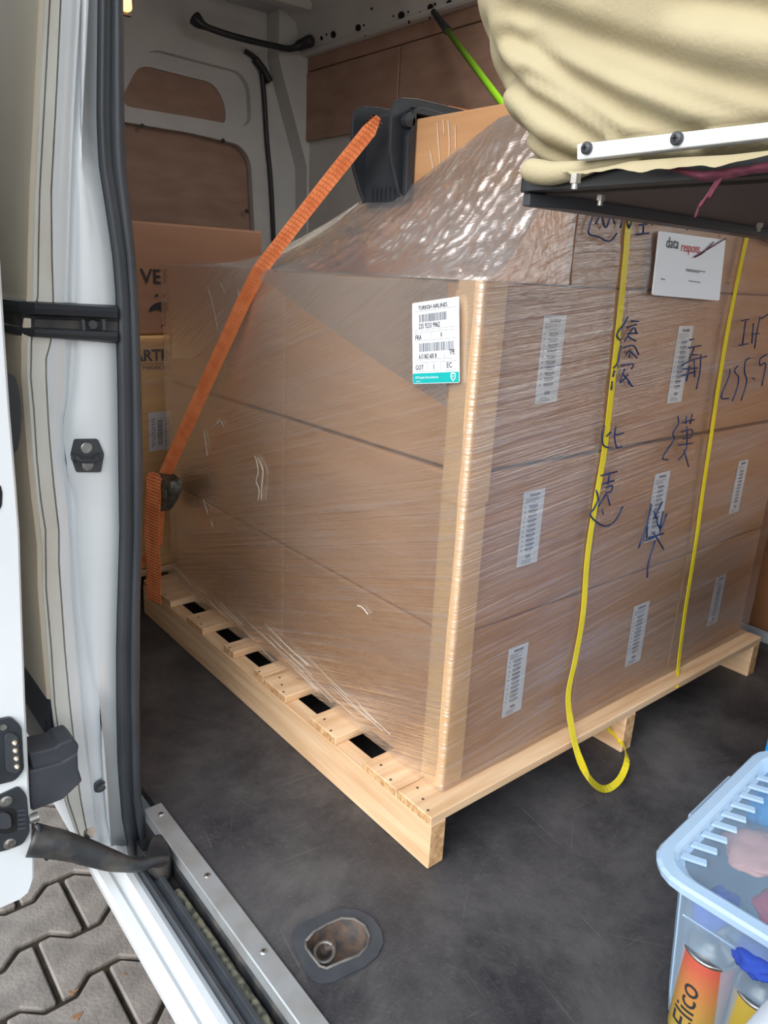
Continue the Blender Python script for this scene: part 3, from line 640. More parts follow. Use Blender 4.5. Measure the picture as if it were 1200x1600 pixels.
def frontf(u, v):
    x = .0615 + (1.149 - .0615) * u; z = ZT + .0004 + (1.225 - ZT) * v
    if z > .95 and x < XT: x = XT + (x - .0615) * .02; 
    y = FY - .0055 - .0025 * nz((x * 2, z * 3, 0), 6)
    return (x, y, z)
def frontlow(u, v):
    x = .0600 + (1.150 - .0600) * u; z = ZT + .0004 + (.949 - ZT) * v
    return (x, FY - .0050 - .0022 * nz((x, z * 3, 0), 6) - .0012 * nz((x, z * 9, 2), 12), z)
def fronthi(u, v):
    x = XT - .002 + (1.150 - XT) * u; z = .949 + (1.2235 - .949) * v
    return (x, FY - .0050 - .0022 * nz((x, z * 3, 0), 6) * (1 - v), z)
mb.grid(frontlow, 90, 70); mb.grid(fronthi, 60, 20)
# rounded near corner
mb.grid(lambda u, v: (FX - .0058 + .008 * (1 - math.cos(u * 1.5708)), .0495 - (.0495 - FY + .005) * math.sin(u * 1.5708), ZT + .0004 + (.949 - ZT) * v), 6, 40)
mb.build('front_film', FF, fm, smooth=True, fix=False)
# tent of film from the lower stack up to the top cartons, running on down to the back edge
def zU(y):
    if y > .565: return .953 + .137 * max(0, (1.118 - y) / .553) ** 1.35
    if y > .464: return 1.090
    if y > .21: return 1.090 + (.464 - y) / .254 * .11
    return 1.20 + (.21 - y) * .1
def crum(y, z, x):
    """small crinkles of slack film, strongest near the front"""
    return .0026 * nz((y * 1.0, z * .5, x * .5), 40) + .0022 * nz((y * 1.0 + 5, z * .6, x * .6), 95) + .0008 * math.sin(230 * (y + z * .45) + 9 * nz((y, z, 2), 12))
def tent(u, v):
    y = .0355 + (1.118 - .0355) * u; z0, z1 = .949, zU(y)
    k = math.sin(min(1, v * 1.02) * math.pi) ** .5 if v < .98 else .1
    amp = min(1, u / .015) * max(.42, 1.15 - max(0, y - .16) * 1.6)
    x = FX - .0045 + (XT - .006 - FX + .0045) * v ** .85
    z = z0 + (z1 - z0) * v ** 1.35
    d_ = crum(y, z, x) * k * amp
    x -= d_; z += d_ * 1.3
    z += .004 * k * math.exp(-((y - .30 - .25 * v) / .02) ** 2)
    return (min(x, XT - .004), y, z)
sm_ = MB()
for k in range(16):
    v1 = .97 - .03 * random.random(); v2 = .35 + .55 * k / 16; u1 = .49 + .01 * random.random(); u2 = u1 + .10 + .12 * random.random()
    sm_.tube([Vector(tent(u1 + (u2 - u1) * t, v1 + (v2 - v1) * t)) + Vector((-.0025, 0, .001)) for t in (0, .2, .4, .6, .8, 1)], .0009, 4)
finish(sm_.build('strained_strand', mat('white_film_crease', None) if 'white_film_crease' in MATS else mat('white_film_crease', srgb(232, 228, 220), rough=.25, alpha=.38), fm, smooth=True), kind='stuff')
mb = MB(); mb.grid(tent, 380, 80)
# front gusset closing the tent beside the near corner
def gus(u, v):
    x = FX - .0045 + (XT - .006 - FX + .0045) * u; zt_ = .949 + (zU(.046) - .949) * u ** (1.35 / .85); z = .949 + (zt_ - .949) * v
    return (x, FY - .0048 - crum(x, z, .3) * (1 - v ** 6) * math.sin(math.pi * min(.9, max(.1, u))), z)
mb.grid(gus, 60, 50)
mb.build('tent_film', FT, fm, smooth=True, fix=False)
def back(u, v):
    y = .562 + (1.118 - .562) * u; x = XT - .006 + (1.148 - XT) * v
    z = zU(y) + .003 * nz((x, y, 0), 22) * (1 if v > .05 else 0)
    return (x, y, z)
mb = MB(); mb.grid(back, 60, 80); mb.build('top_film', FT, fm, smooth=True, fix=False)
# loose tears and gathered strands of film
WF = mat('white_film_crease', srgb(232, 228, 220), rough=.25, alpha=.38)
def px_line(pts, ax, val): return [P(a, b, ax, val) for a, b in pts]
for pl_ in ([(398,712),(402,725),(403,740),(400,752),(405,765),(403,782)], [(402,715),(411,735),(409,758),(408,782)], [(318,780),(321,790),(325,804)], [(330,815),(333,824)],
            [(338,662),(343,655),(350,668)], [(318,672),(321,690),(324,712)], [(329,668),(341,660)], [(325,448),(334,482),(341,516)], [(345,442),(352,458)], [(372,452),(375,472)]):
    mb = MB(); mb.tube(spline(px_line(pl_, 0, FX - .010), 3), .0011, 5); mb.build('film_crease', WF, fm, smooth=True)
for pl_ in ([(683,192),(685,225),(688,262),(692,320)], [(700,188),(702,230),(699,290),(703,330)], [(692,186),(694,210)], [(672,235),(676,260),(679,290)], [(711,195),(712,240)]):
    mb = MB(); mb.tube(spline(px_line(pl_, 0, XT - .003), 3), .0010, 5); mb.build('film_crease', WF, fm, smooth=True)
mb = MB(); mb.tube(spline(px_line([(558,946),(566,949),(575,960)], 0, FX - .009), 3), .0014, 5)
mb.build('film_crease', WF, fm, smooth=True)
mb = MB()
for k in range(26):
    y = .10 + .9 * random.random(); z = ZT + .012 + .055 * random.random(); L_ = .05 + .14 * random.random(); sl = .05 + .1 * random.random()
    mb.tube([(FX - .011, y, z), (FX - .012, y + L_ * .5, z + sl * L_ * .5), (FX - .011, min(y + L_, 1.11), z + sl * L_ + .003)], .0007, 4)
finish(mb.build('film_strand', WF, fm, smooth=True), kind='stuff')
# second wrap of film, its edge running down across the side face
for pts in ([(268,403),(330,412),(388,426),(350,520),(300,560),(269,560)], [(300,408),(400,422),(560,434),(700,441),(697,636),(560,545),(440,458),(385,424)]):
    q_ = [P(a, b, 0, FX - .0105) for a, b in pts]; mb = MB(); mb.add(q_, [tuple(t) for t in tessellate_polygon([q_])]); mb.build('film_layer', FL2, fm, fix=False)
# blue marker writing on the film
def stroke(mw, pts, off, s, wpx=4.2, yq=FY - .0105):
    pw = [P(off[0] + a / s, off[1] + b / s, 1, yq) for a, b in pts]; pw = spline(pw, 3) if len(pw) > 2 else pw
    r = wpx / s / FPX * 1.35 * .9; mw.tube(pw, r * 1.0, 6)
o3 = (780, 330); s3 = 2.857
CHARS = []
ACC = ([(420,10),(405,60),(400,100),(440,112),(490,135),(525,100)], [(430,55),(455,20),(468,62),(480,70),(500,20),(515,55)], [(540,75),(560,5),(580,75),(600,10)], [(625,25),(660,18)], [(645,25),(642,98)], [(625,62),(660,58)], [(612,104),(668,98)],
            [(575,470),(560,500),(525,550),(540,575)], [(590,490),(622,492)], [(570,520),(612,505)], [(575,545),(618,545)], [(560,580),(600,520),(612,545)], [(575,560),(610,580)], [(545,600),(535,640),(528,680),(510,700)], [(555,610),(600,600),(622,640)], [(565,640),(585,620),(580,655)], [(590,630),(615,655)], [(545,690),(598,682),(590,705)], [(560,705),(540,765),(575,730)], [(550,725),(580,760),(590,780)], [(575,765),(597,782)], [(515,710),(508,740)], [(505,760),(500,798)],
            [(850,575),(870,570)], [(845,610),(900,600)], [(815,688),(860,665),(925,648)], [(870,610),(850,660)], [(855,640),(885,640)], [(820,705),(885,700)], [(850,690),(835,760)], [(815,735),(880,715)], [(900,640),(895,720),(880,795)], [(870,660),(872,740)],
            [(470,955),(460,1000),(465,1045),(490,1055)], [(480,1005),(500,985)], [(520,960),(515,1010),(525,1055),(548,1050)], [(515,1000),(555,990)],
            [(797,915),(800,950),(775,990),(780,1020),(740,1080),(730,1105),(755,1110)], [(815,945),(870,930)], [(835,915),(832,950)], [(862,905),(852,950)], [(815,985),(860,975),(855,1010),(820,1015)], [(800,1045),(862,1035)], [(838,960),(835,1060),(800,1110)], [(825,1065),(845,1140)],
            [(1080,490),(1115,482)], [(1100,490),(1085,600)], [(1070,600),(1110,592)], [(1135,500),(1128,590)], [(1165,470),(1150,540),(1140,612)], [(1128,550),(1160,545)], [(1170,480),(1200,460)],
            [(1030,705),(1025,740),(990,830),(1025,835)], [(1065,690),(1050,715),(1068,740),(1062,790),(1040,848)], [(1120,655),(1100,670),(1095,720),(1105,760),(1080,845)], [(1132,745),(1140,750)], [(1195,640),(1165,660),(1165,690),(1190,680),(1172,780)])
CHARS += [(p, o3, s3) for p in ACC]
ACC = ([(520,165),(585,148)], [(555,150),(548,200)], [(525,200),(572,185)], [(540,215),(565,205),(560,230),(540,235)], [(510,290),(540,240)], [(545,245),(555,285)], [(500,225),(508,260),(490,300),(475,325),(510,360),(545,370),(580,345),(608,290)], [(525,305),(528,322)],
            [(725,280),(710,350),(672,460)], [(710,350),(705,420)], [(735,340),(770,270)], [(745,350),(760,400),(700,430)], [(772,310),(760,385),(788,320)], [(715,420),(775,400)], [(735,400),(775,465)], [(740,430),(712,520),(708,580)], [(735,310),(750,345)])
CHARS += [(p, (740, 680), 2.609) for p in ACC]
# one part per written character: strokes that lie close together belong to one
cells = []
for p, o_, s_ in CHARS:
    q_ = [(o_[0] + a / s_, o_[1] + b / s_) for a, b in p]; bb = [min(a for a, _ in q_), min(b for _, b in q_), max(a for a, _ in q_), max(b for _, b in q_)]
    hit = [c for c in cells if c[0][0] - 3 < bb[2] and bb[0] < c[0][2] + 3 and c[0][1] - 3 < bb[3] and bb[1] < c[0][3] + 3]
    new = [bb, [(p, o_, s_)]]
    for c in hit:
        new[0] = [min(new[0][0], c[0][0]), min(new[0][1], c[0][1]), max(new[0][2], c[0][2]), max(new[0][3], c[0][3])]; new[1] += c[1]; cells.remove(c)
    cells.append(new)
for bb, sts in cells:
    mw = MB()
    for p, o_, s_ in sts: stroke(mw, p, o_, s_)
    finish(mw.build('marker_writing', MARK, fm, smooth=True), kind='stuff')

# ---- labels and pouch on the film
def quad_frame(tl, tr, br, bl): return Vector(tl), Vector(tr), Vector(br), Vector(bl)
def waybill(rootname, label, tl, tr, br, bl, nrm, crop=1.0):
    rt = root(rootname, bl, label, 'label'); rt['_'] = 0; del rt['_']
    tl, tr, br, bl = map(Vector, (tl, tr, br, bl)); n = Vector(nrm)
    f = lambda u, v, d=0: tl.lerp(tr, u).lerp(bl.lerp(br, u), v) + n * d
    mb = MB(); mb.prism(arc_round([f(0, 0), f(1, 0), f(1, 1), f(0, 1)], .003), -n * .0006); mb.build('paper', PAPER, rt)
    W_ = (tr - tl).length; Hh = (bl - tl).length; R_ = (tr - tl).normalized(); U_ = (tl - bl).normalized()
    mb = MB(); mb.prism([f(0.01, .868, .0002), f(.99, .868, .0002), f(.99, .992, .0002), f(.01, .992, .0002)], n * .0003); mb.build('teal_band', TEAL, rt)
    pr = MB()
    def bars(u0, u1, v0, v1):
        u = u0
        while u < u1:
            t = random.choice((.006, .006, .012, .018)); pr.prism([f(u, v0, .0002), f(min(u + t, u1), v0, .0002), f(min(u + t, u1), v1, .0002), f(u, v1, .0002)], n * .0003); u += t + random.choice((.007, .011, .016))
    bars(.16, .75, .15, .245); bars(.16, .90, .50, .605)
    for v in (.11, .335, .365, .465, .70, .735, .845): pr.prism([f(.04, v, .0002), f(.96, v, .0002), f(.96, v + .003, .0002), f(.04, v + .003, .0002)], n * .0002)
    for u, v0, v1 in ((.42, .37, .46), (.33, .74, .84), (.62, .74, .84), (.70, .64, .70)): pr.prism([f(u, v0, .0002), f(u + .004, v0, .0002), f(u + .004, v1, .0002), f(u, v1, .0002)], n * .0002)
    finish(pr.build('print', INKG, rt), kind='stuff')
    for s_, u, v, sz, sx_ in (('TURKISH AIRLINES', .14, .095, .060, .95), ('235 9233 9962', .15, .32, .072, .80), ('FRA', .07, .455, .072, .85), ('0', .62, .44, .060, .9), ('613 062 605 8', .15, .69, .070, .72), ('TPE', .80, .66, .072, .75), ('GOT', .07, .825, .072, .9), ('1', .45, .825, .075, 1), ('EC', .74, .815, .078, .95)):
        text('lettering', s_, f(u, v, .0005), R_, U_, Hh * sz * 1.2, INK, rt, sx=sx_ * .92, depth=.0002)
    text('band_lettering', 'UPS Supply Chain Solutions', f(.07, .935, .0008), R_, U_, Hh * .040, PAPER, rt, depth=.0001, sx=.95)
    text('band_lettering', 'ups.com', f(.09, .975, .0008), R_, U_, Hh * .024, PAPER, rt, depth=.0001)
    sh = [f(.83, .885, .0007), f(.86, .878, .0007), f(.90, .878, .0007), f(.93, .885, .0007), f(.93, .94, .0007), f(.88, .982, .0007), f(.83, .94, .0007)]
    hole = [f(.845, .893, .0007), f(.845, .935, .0007), f(.88, .968, .0007), f(.915, .935, .0007), f(.915, .893, .0007)]
    plate_with_holes(sh, [hole], n * .0002).build('shield_logo', PAPER, rt)
    text('band_lettering', 'ups', f(.846, .928, .0009), R_, U_, Hh * .038, PAPER, rt, depth=.0001, sx=.8)
    return rt
xs_ = FX - .0125
waybill('air_waybill_label', 'white air cargo label with barcodes and teal band beside the near corner of the stack', *[P(a, b, 0, xs_) for a, b in ((644,474),(717,463),(718,598),(645,600))], (-1, 0, 0))
waybill('air_waybill_label', 'white label with teal band high on the right end, below the padded seat', *[P(a, b, 1, FY - .012) for a, b in ((1172,262),(1246,292),(1240,392),(1166,363))], (0, -1, 0))
dp = root('document_pouch', P(1020, 462, 1, FY - .012), 'white document envelope with a red and black logo on the stack', 'envelope')
fq = [P(a, b, 1, FY - .0125) for a, b in ((1031,361),(1134,375),(1124,470),(1020,461))]
mb = MB(); mb.prism(arc_round(fq, .004), (0, .003, 0)); mb.build('envelope', PAPER, dp, bevel=.001, seg=1)
f_ = lambda u, v, d=0: fq[0].lerp(fq[1], u).lerp(fq[3].lerp(fq[2], u), v) + Vector((0, -d, 0))
R_ = (fq[1] - fq[0]).normalized(); U_ = (fq[0] - fq[3]).normalized()
t1_ = text('lettering', 'data', f_(.10, .235, .0006), R_, U_, .025, INK, dp, depth=.0002, sx=.95)
t2_ = text('lettering', 'respons', f_(.315, .265, .0006), R_, U_, .0225, REDI, dp, depth=.0002, sx=.88); t2_['label'] = 'red lettering'
pr = MB()
for u, v, wd in ((.42, .53, .3), (.43, .55, .2), (.48, .71, .18), (.08, .72, .06)): pr.prism([f_(u, v, .0006), f_(u + wd, v + .01, .0006), f_(u + wd, v + .025, .0006), f_(u, v + .015, .0006)], (0, -.0002, 0))
finish(pr.build('address_lines', INKG, dp), kind='stuff')

# ================================================================ STRAPS
def strapthing(name, label, cat): return root(name, (0, 0, 0), label, cat)
ys1 = FY - .0085
pa = [P(985, 335, 1, ys1), P(978, 400, 1, ys1), P(971, 470, 1, ys1), P(958, 590, 1, ys1), P(945, 700, 1, ys1), P(930, 790, 1, ys1), P(918, 870, 1, ys1), P(911, 960, 1, ys1), P(899, 1030, 1, ys1 - .004), P(888, 1085, 1, ys1 - .010),
      P(892, 1130, 1, ys1 - .022), P(902, 1175, 1, ys1 - .05), P(920, 1215, 1, -.060), P(944, 1233, 2, .010), P(968, 1218, 2, .008), P(980, 1185, 2, .025), P(970, 1158, 1, .005), P(948, 1138, 1, .03)]
r_ = root('packing_strap', P(911, 960, 1, ys1), 'yellow woven packing strap hanging in a loose loop onto the floor', 'strap', 'yellow packing straps')
top = P(985, 335, 1, ys1); pth = [Vector((.395, ys1, 1.2265))] + pa
sp = spline(pth, 5); n = len(sp); wv = []
for i in range(n):
    t = i / (n - 1)
    if t < .6: wv.append(Vector((.0072, 0, 0)))
    else:
        k = min(1, (t - .6) / .25); tg = (sp[min(i + 1, n - 1)] - sp[max(i - 1, 0)]).normalized()
        v0 = Vector((.0085, 0, 0)).lerp(Vector((.003, .006, .004)), k); v0 -= tg * v0.dot(tg); wv.append(v0.normalized() * (.0085 - .002 * k))
mb = MB(); mb.ribbon(sp, wv, .0012); mb.build('strap_band', YEL, r_)
r_ = root('packing_strap', P(1087, 850, 1, ys1), 'yellow woven packing strap lying taut against the stack, second from the near corner', 'strap', 'yellow packing straps')
pth = [Vector((.780, ys1, 1.2265)), P(1150, 450, 1, ys1), P(1128, 570, 1, ys1), P(1110, 690, 1, ys1), P(1098, 770, 1, ys1), P(1087, 850, 1, ys1), P(1070, 960, 1, ys1 + .001), P(1060, 1040, 1, ys1 - .004), P(1058, 1075, 1, -.004)]
mb = MB(); mb.ribbon(spline(pth, 5), Vector((.0062, 0, 0)), .0012); mb.build('strap_band', YEL, r_)

# orange ratchet strap
rs_ = root('ratchet_strap', P(255, 745, 0, 0), 'orange ratchet strap pulled diagonally over the black corner guard', 'ratchet strap')
A = P(586, 188, 1, .50); B = P(252, 748, 0, 0.0)
mid = [A.lerp(B, t) for t in (0, .25, .5, .75, 1)]
# bear lightly on the film
def strapw(t): return Vector((.002, .0165, .010))
dirn = (B - A).normalized(); view = (A.lerp(B, .5) - CAM).normalized(); side = dirn.cross(view).normalized()
PXS = ((591,183,.205),(577,204,.18),(520,275,.150),(465,345,.105),(428,393,.065),(405,423,.046),(378,477,.040),(340,560,.030),(300,648,.016),(258,742,.0))
mb = MB(); mb.ribbon([P(a, b, 0, x_) for a, b, x_ in PXS], [side * k for k in (.005, .013, .0135, .0135, .0135, .0138, .014, .0145, .015, .0155)], .0022); web = mb.build('webbing', ORG, rs_)
th = MB()
pa_ = [P(a, b, 0, x_ - .002) for a, b, x_ in PXS]
for i in range(len(pa_) - 1):
    a, b = pa_[i], pa_[i + 1]; k = max(2, int((b - a).length / .009))
    for j in range(k):
        c = a.lerp(b, (j + .5) / k); dv = (b - a).normalized()
        for s_ in (-.003, .003): th.obox(c + side * s_ - view * .0012, dv * .0018, side * .0006, view * .0003)
        if i < 5: th.obox(c - view * .0012 + dv * .003, dv * .0005, side * .0125, view * .0002)
finish(th.build('stitching', mat('dark_orange_thread', srgb(186, 88, 42), rough=.9), web), kind='stuff')
# line of the strap over the top of the load
mb = MB(); mb.ribbon([(.36, .47, 1.2625), (.50, .455, 1.262), (.70, .44, 1.240), (1.10, .40, 1.2285), (1.16, .40, 1.215)], Vector((.002, .016, 0)), .0022); mb.build('top_webbing', ORG, rs_)
rt_ = MB()   # ratchet
c = P(245, 772, 0, -.012)
rc = [P(a, b, 0, -.010) for a, b in ((227,748),(238,740),(252,740),(266,752),(267,768),(260,785),(250,800),(229,795))]
rt_.prism(arc_round(rc, .01), (.028, 0, 0)); ro_ = rt_.build('ratchet_buckle', mat('zinc_steel', srgb(120, 122, 112), srgb(70, 74, 68), scale=60, rough=.45, metal=.6), rs_, bevel=.002)
for px, py in ((236, 750), (258, 770)):
    c = P(px, py, 0, -.012); mb = MB(); mb.lathe([(.014, 0), (.014, .004)] + [(.014 if k % 2 else .011, .004) for k in range(2)] + [(.006, .005), (0, .005)], c, 16, axis=(-1, 0, 0)); mb.build('ratchet_wheel', mat('zinc_steel', None), ro_)
tl_ = spline([P(a, b, 0, x_) for a, b, x_ in ((258,744,-.002),(246,742,-.014),(240,752,-.026),(240,775,-.032),(237,830,-.033),(240,880,-.032),(240,915,-.030),(241,940,-.028))], 5)
tw = [Vector((.004, -.0215, .001))] * len(tl_)
mb = MB(); mb.ribbon(tl_, [Vector((.010, -.019, -.004))] * len(tl_), .0022); tail = mb.build('strap_tail', ORG, rs_)
th = MB()
tot = 0; nxt = 0
for i in range(len(tl_) - 1):
    a, b = tl_[i], tl_[i + 1]; L_ = (b - a).length; dv = (b - a).normalized(); wv_ = Vector((.010, -.019, -.004)); nn = dv.cross(wv_).normalized()
    if nn.dot(CAM - a) < 0: nn = -nn
    while nxt < tot + L_:
        c = a + dv * (nxt - tot); th.obox(c + nn * .0013, dv * .0006, wv_ * .98, nn * .0002)
        for s_ in (-.13, .13): th.obox(c + nn * .0014 + wv_ * s_, dv * .0016, wv_ * .03, nn * .0003)
        nxt += .0085
    tot += L_
finish(th.build('stitching', ORGD, tail), kind='stuff')
mb = MB(); mb.ribbon([P(250, 795, 0, -.004), P(246, 850, 0, -.012), (-.045, 1.225, .09), (-.075, 1.26, .01)], [Vector((.008, -.010, 0))] * 4, .002); mb.build('anchor_webbing', ORG, rs_)

# ================================================================ BLACK CORNER GUARD
cg = root('corner_guard', (XT, .49, 1.08), 'black plastic corner guard hooked over the top edge of the upper carton', 'corner guard')
gy0, gy1 = .415, .558; xo = XT - .0045
base_prof = [(xo, 1.076), (xo - .008, 1.076), (xo - .010, 1.215), (xo - .004, 1.233), (xo + .010, 1.2405), (.50, 1.236), (.50, 1.2285), (xo, 1.2285)]
mb = MB(); mb.prism([(x, gy0, z) for x, z in base_prof], (0, gy1 - gy0, 0)); mb.build('guard_shell', BLK, cg, bevel=.0015)
fl_prof = [(xo - .006, 1.082), (xo - .020, 1.104), (xo - .036, 1.140), (xo - .042, 1.165), (xo - .042, 1.228), (xo - .036, 1.245), (xo - .018, 1.254), (xo + .02, 1.258), (.40, 1.258), (.47, 1.250), (.50, 1.2375), (xo + .004, 1.2405), (xo - .008, 1.228)]
for ya in (gy0 + .020, gy1 - .008):
    mb = MB(); mb.prism([(x, ya, z) for x, z in fl_prof], (0, .008, 0)); mb.build('flange', BLK, cg, bevel=.002)
mb = MB(); mb.prism([(xo - .008, 1.10), (xo - .016, 1.13), (xo - .018, 1.20), (xo - .010, 1.222), (xo - .002, 1.12)] and [(xo - .008, gy0, 1.078), (xo - .017, gy0, 1.085), (xo - .018, gy0, 1.19), (xo - .009, gy0, 1.205)], (0, .010, 0)); mb.build('edge_rib', BLK, cg, bevel=.0015)
mb = MB(); mb.cyl((xo - .014, gy0, 1.216), (xo - .014, gy0 + .014, 1.216), .012, n=18); mb.build('hook_eye', BLK, cg, bevel=.001)
for k in range(6):
    y = gy0 + .040 + k * .013; mb = MB(); mb.prism([(xo - .008, y, 1.082), (xo - .013, y, 1.086), (xo - .013, y, 1.104), (xo - .008, y, 1.112)], (0, .004, 0)); mb.build('grip_rib', BLK, cg)

# ================================================================ BACK LOAD
def zyp(px, py, y): return P(px, py, 1, y)
YB1 = 1.262
bl = root('carton', (.35, YB1 + .3, .79), 'large dull brown carton with umbrella mark standing behind the wrapped stack', 'carton')
za = zyp(223, 524, YB1).z; a_ = zyp(223, 345, YB1)
mb = MB(); mb.box((-.28, YB1 + .02, zyp(250, 525, YB1).z + .0015), (.435, YB1 + .60, a_.z)); mb.build('carton_body', CARD2, bl, bevel=.006)
YY = YB1 + .0185
text('lettering', 'VER', zyp(220, 442, YY), (1, 0, 0), (0, 0, 1), .052, INK, bl, bold=.0006, sx=1.03)
um = MB(); c0 = zyp(257, 487, YY)
pts = [Vector((c0.x + .043 * math.cos(a), YY, c0.z + .026 * math.sin(a))) for a in [math.pi * k / 12 for k in range(13)]]
pts2 = [Vector((c0.x - .043 + .0215 * k, YY, c0.z + (.006 if k % 2 else 0))) for k in range(1, 4)]
um.prism(pts + pts2, (0, -.0006, 0)); um.box((c0.x - .002, YY - .0006, c0.z - .038), (c0.x + .002, YY, c0.z)); um.box((c0.x - .010, YY - .0006, c0.z - .038), (c0.x, YY, c0.z - .034))
for dx in (-.020, 0, .02): um.cyl((c0.x + dx, YY, c0.z + .042), (c0.x + dx, YY - .0006, c0.z + .042), .004, n=8)
um.build('umbrella_mark', INK, bl)
b2 = root('carton', (.2, YB1 + .3, .1), 'golden brown carton with printed lettering behind the pallet, below the dull carton', 'carton')
zb_ = zyp(250, 525, YB1).z
mb = MB(); mb.box((-.25, YB1, .1065), (.42, YB1 + .58, zb_)); mb.build('carton_body', mat('golden_cardboard', srgb(226, 184, 124), srgb(214, 170, 110), scale=3, stretch=(1, 1, 10), rough=.6), b2, bevel=.006)
YG = YB1 - .0006
t_ = zyp(196, 565, YG); text('lettering', 'ARTIN', Vector((zyp(222, 565, YG).x - .024, YG, t_.z)), (1, 0, 0), (0, 0, 1), .042, INK, b2, bold=.0012, sx=.98)
text('lettering', 'TWORK PRO', Vector((zyp(222, 577, YG).x, YG, zyp(222, 578, YG).z)), (1, 0, 0), (0, 0, 1), .014, INK, b2, sx=1.05)
a = zyp(222, 569, YG); mb = MB(); mb.box((a.x - .06, YG - .0005, a.z), (a.x + .16, YG, a.z + .0016)); o = mb.build('red_line', REDI, b2)
q_ = [zyp(232, 645, YG), zyp(271, 642, YG), zyp(271, 700, YG), zyp(233, 706, YG)]
mb = MB(); mb.prism(q_, (0, -.0006, 0)); lb = mb.build('shipping_label', PAPERG, b2)
pr = MB(); f2 = lambda u, v: q_[0].lerp(q_[1], u).lerp(q_[3].lerp(q_[2], u), v) + Vector((0, -.0008, 0))
v = .2
while v < .85:
    t = random.uniform(.008, .03); pr.prism([f2(.35, v), f2(.55, v), f2(.55, v + t), f2(.35, v + t)], (0, -.0003, 0)); v += t + random.uniform(.01, .025)
for u in (.12, .2, .68, .78):
    v = .15
    while v < .85: t = random.uniform(.02, .06); pr.prism([f2(u, v), f2(u + .045, v), f2(u + .045, v + t), f2(u, v + t)], (0, -.0003, 0)); v += t + .03
finish(pr.build('label_print', INKG, lb), kind='stuff')
mb = MB(); mb.grid(lambda u, v: (-.26 + .69 * u, YB1 - .006 - .001 * nz((u, v, 0), 20), .107 + (zb_ - .107) * v), 20, 30); mb.build('film_wrap', film_mat('film_back', (0, .1, 0), haze=.04, streak=.35, gloss=.03), b2, smooth=True, fix=False)
# supporting pallet of the rear load
p2 = root('wooden_pallet', (.2, YB1 + .3, 0), 'pine pallet under the cartons behind, mostly hidden', 'pallet')
for x in (-.28, .1, .42):
    mb = MB(); mb.box((x, YB1 - .01, 0), (x + .036, YB1 + .62, .088)); mb.build('stringer', WOODY, p2, bevel=.0015, seg=1)
for y in (0, .15, .3, .45):
    mb = MB(); mb.box((-.28, YB1 - .01 + y, .0885), (.457, YB1 + .08 + y, .1055)); mb.build('deck_board', WOODX, p2, bevel=.0015, seg=1)

# ================================================================ GREEN POLE, HARNESS, LAMPS
gp = root('telescopic_pole', (1.1, 1.0, 1.3), 'green telescopic pole with black tip leaning across the van wall', 'pole')
a = P(677, 18, 0, 1.33); b = P(697, 45, 0, 1.31); c2 = P(800, 182, 0, 1.05); d2 = c2 + (c2 - b) * .35
mb = MB(); mb.cyl(b, d2, .011, n=16); mb.build('pole_tube', mat('green_paint', srgb(128, 186, 34), rough=.35), gp, smooth=True)
mb = MB(); mb.cyl(a, b, .010, .014, n=16); mb.cyl(b, b + (c2 - b).normalized() * .02, .0145, n=16); mb.build('pole_tip', BLK, gp, smooth=False)
hr = root('wiring_harness', P(400, 68, 0, 1.25), 'black taped wiring harness along the roof edge at the rear', 'cable')
hp = spline([P(a_, b_, 1, y_) for a_, b_, y_ in ((304, 28, 2.48), (318, 40, 2.46), (350, 52, 2.45), (385, 62, 2.44), (420, 70, 2.44), (452, 76, 2.44), (470, 70, 2.43), (488, 62, 2.38))], 4)
mb = MB(); mb.tube(hp, [.028, .028, .026, .022, .016] + [.013] * (len(hp) - 12) + [.015, .02, .022, .022, .024, .024, .02], 10); mb.build('taped_cable', BLK, hr, smooth=True)
al_ = root('interior_lamp', P(200, 6, 1, 1.6), 'small amber lamp glowing at the top beside the door seal', 'lamp')
c = P(201, 6, 1, 1.6); AMB = mat('amber_glow', (1, .42, .06, 1), emit=4)
mb = MB(); mb.box(c + Vector((-.03, 0, -.015)), c + Vector((.012, .03, .09))); mb.build('lamp_lens', AMB, al_, bevel=.008)
mb = MB(); mb.box(c + Vector((-.04, .031, -.02)), c + Vector((.02, .045, .42))); mb.build('lamp_housing', BLK, al_)

cl_ = root('added_fill_fixture', (.80, .75, 1.96), 'slim white fill light added on the van ceiling to brighten the interior', 'lamp')  # unseen fixture with glowing panel, added to house the fill light
mb = MB(); mb.box((.64, .71, 1.963), (.96, .79, 2.019)); mb.build('lamp_housing', WHITE, cl_, bevel=.004)
mb = MB(); mb.box((.65, .72, 1.957), (.95, .78, 1.9625)); mb.build('fill_diffuser', mat('fill_glow', (1, .96, .9, 1), emit=3), cl_)
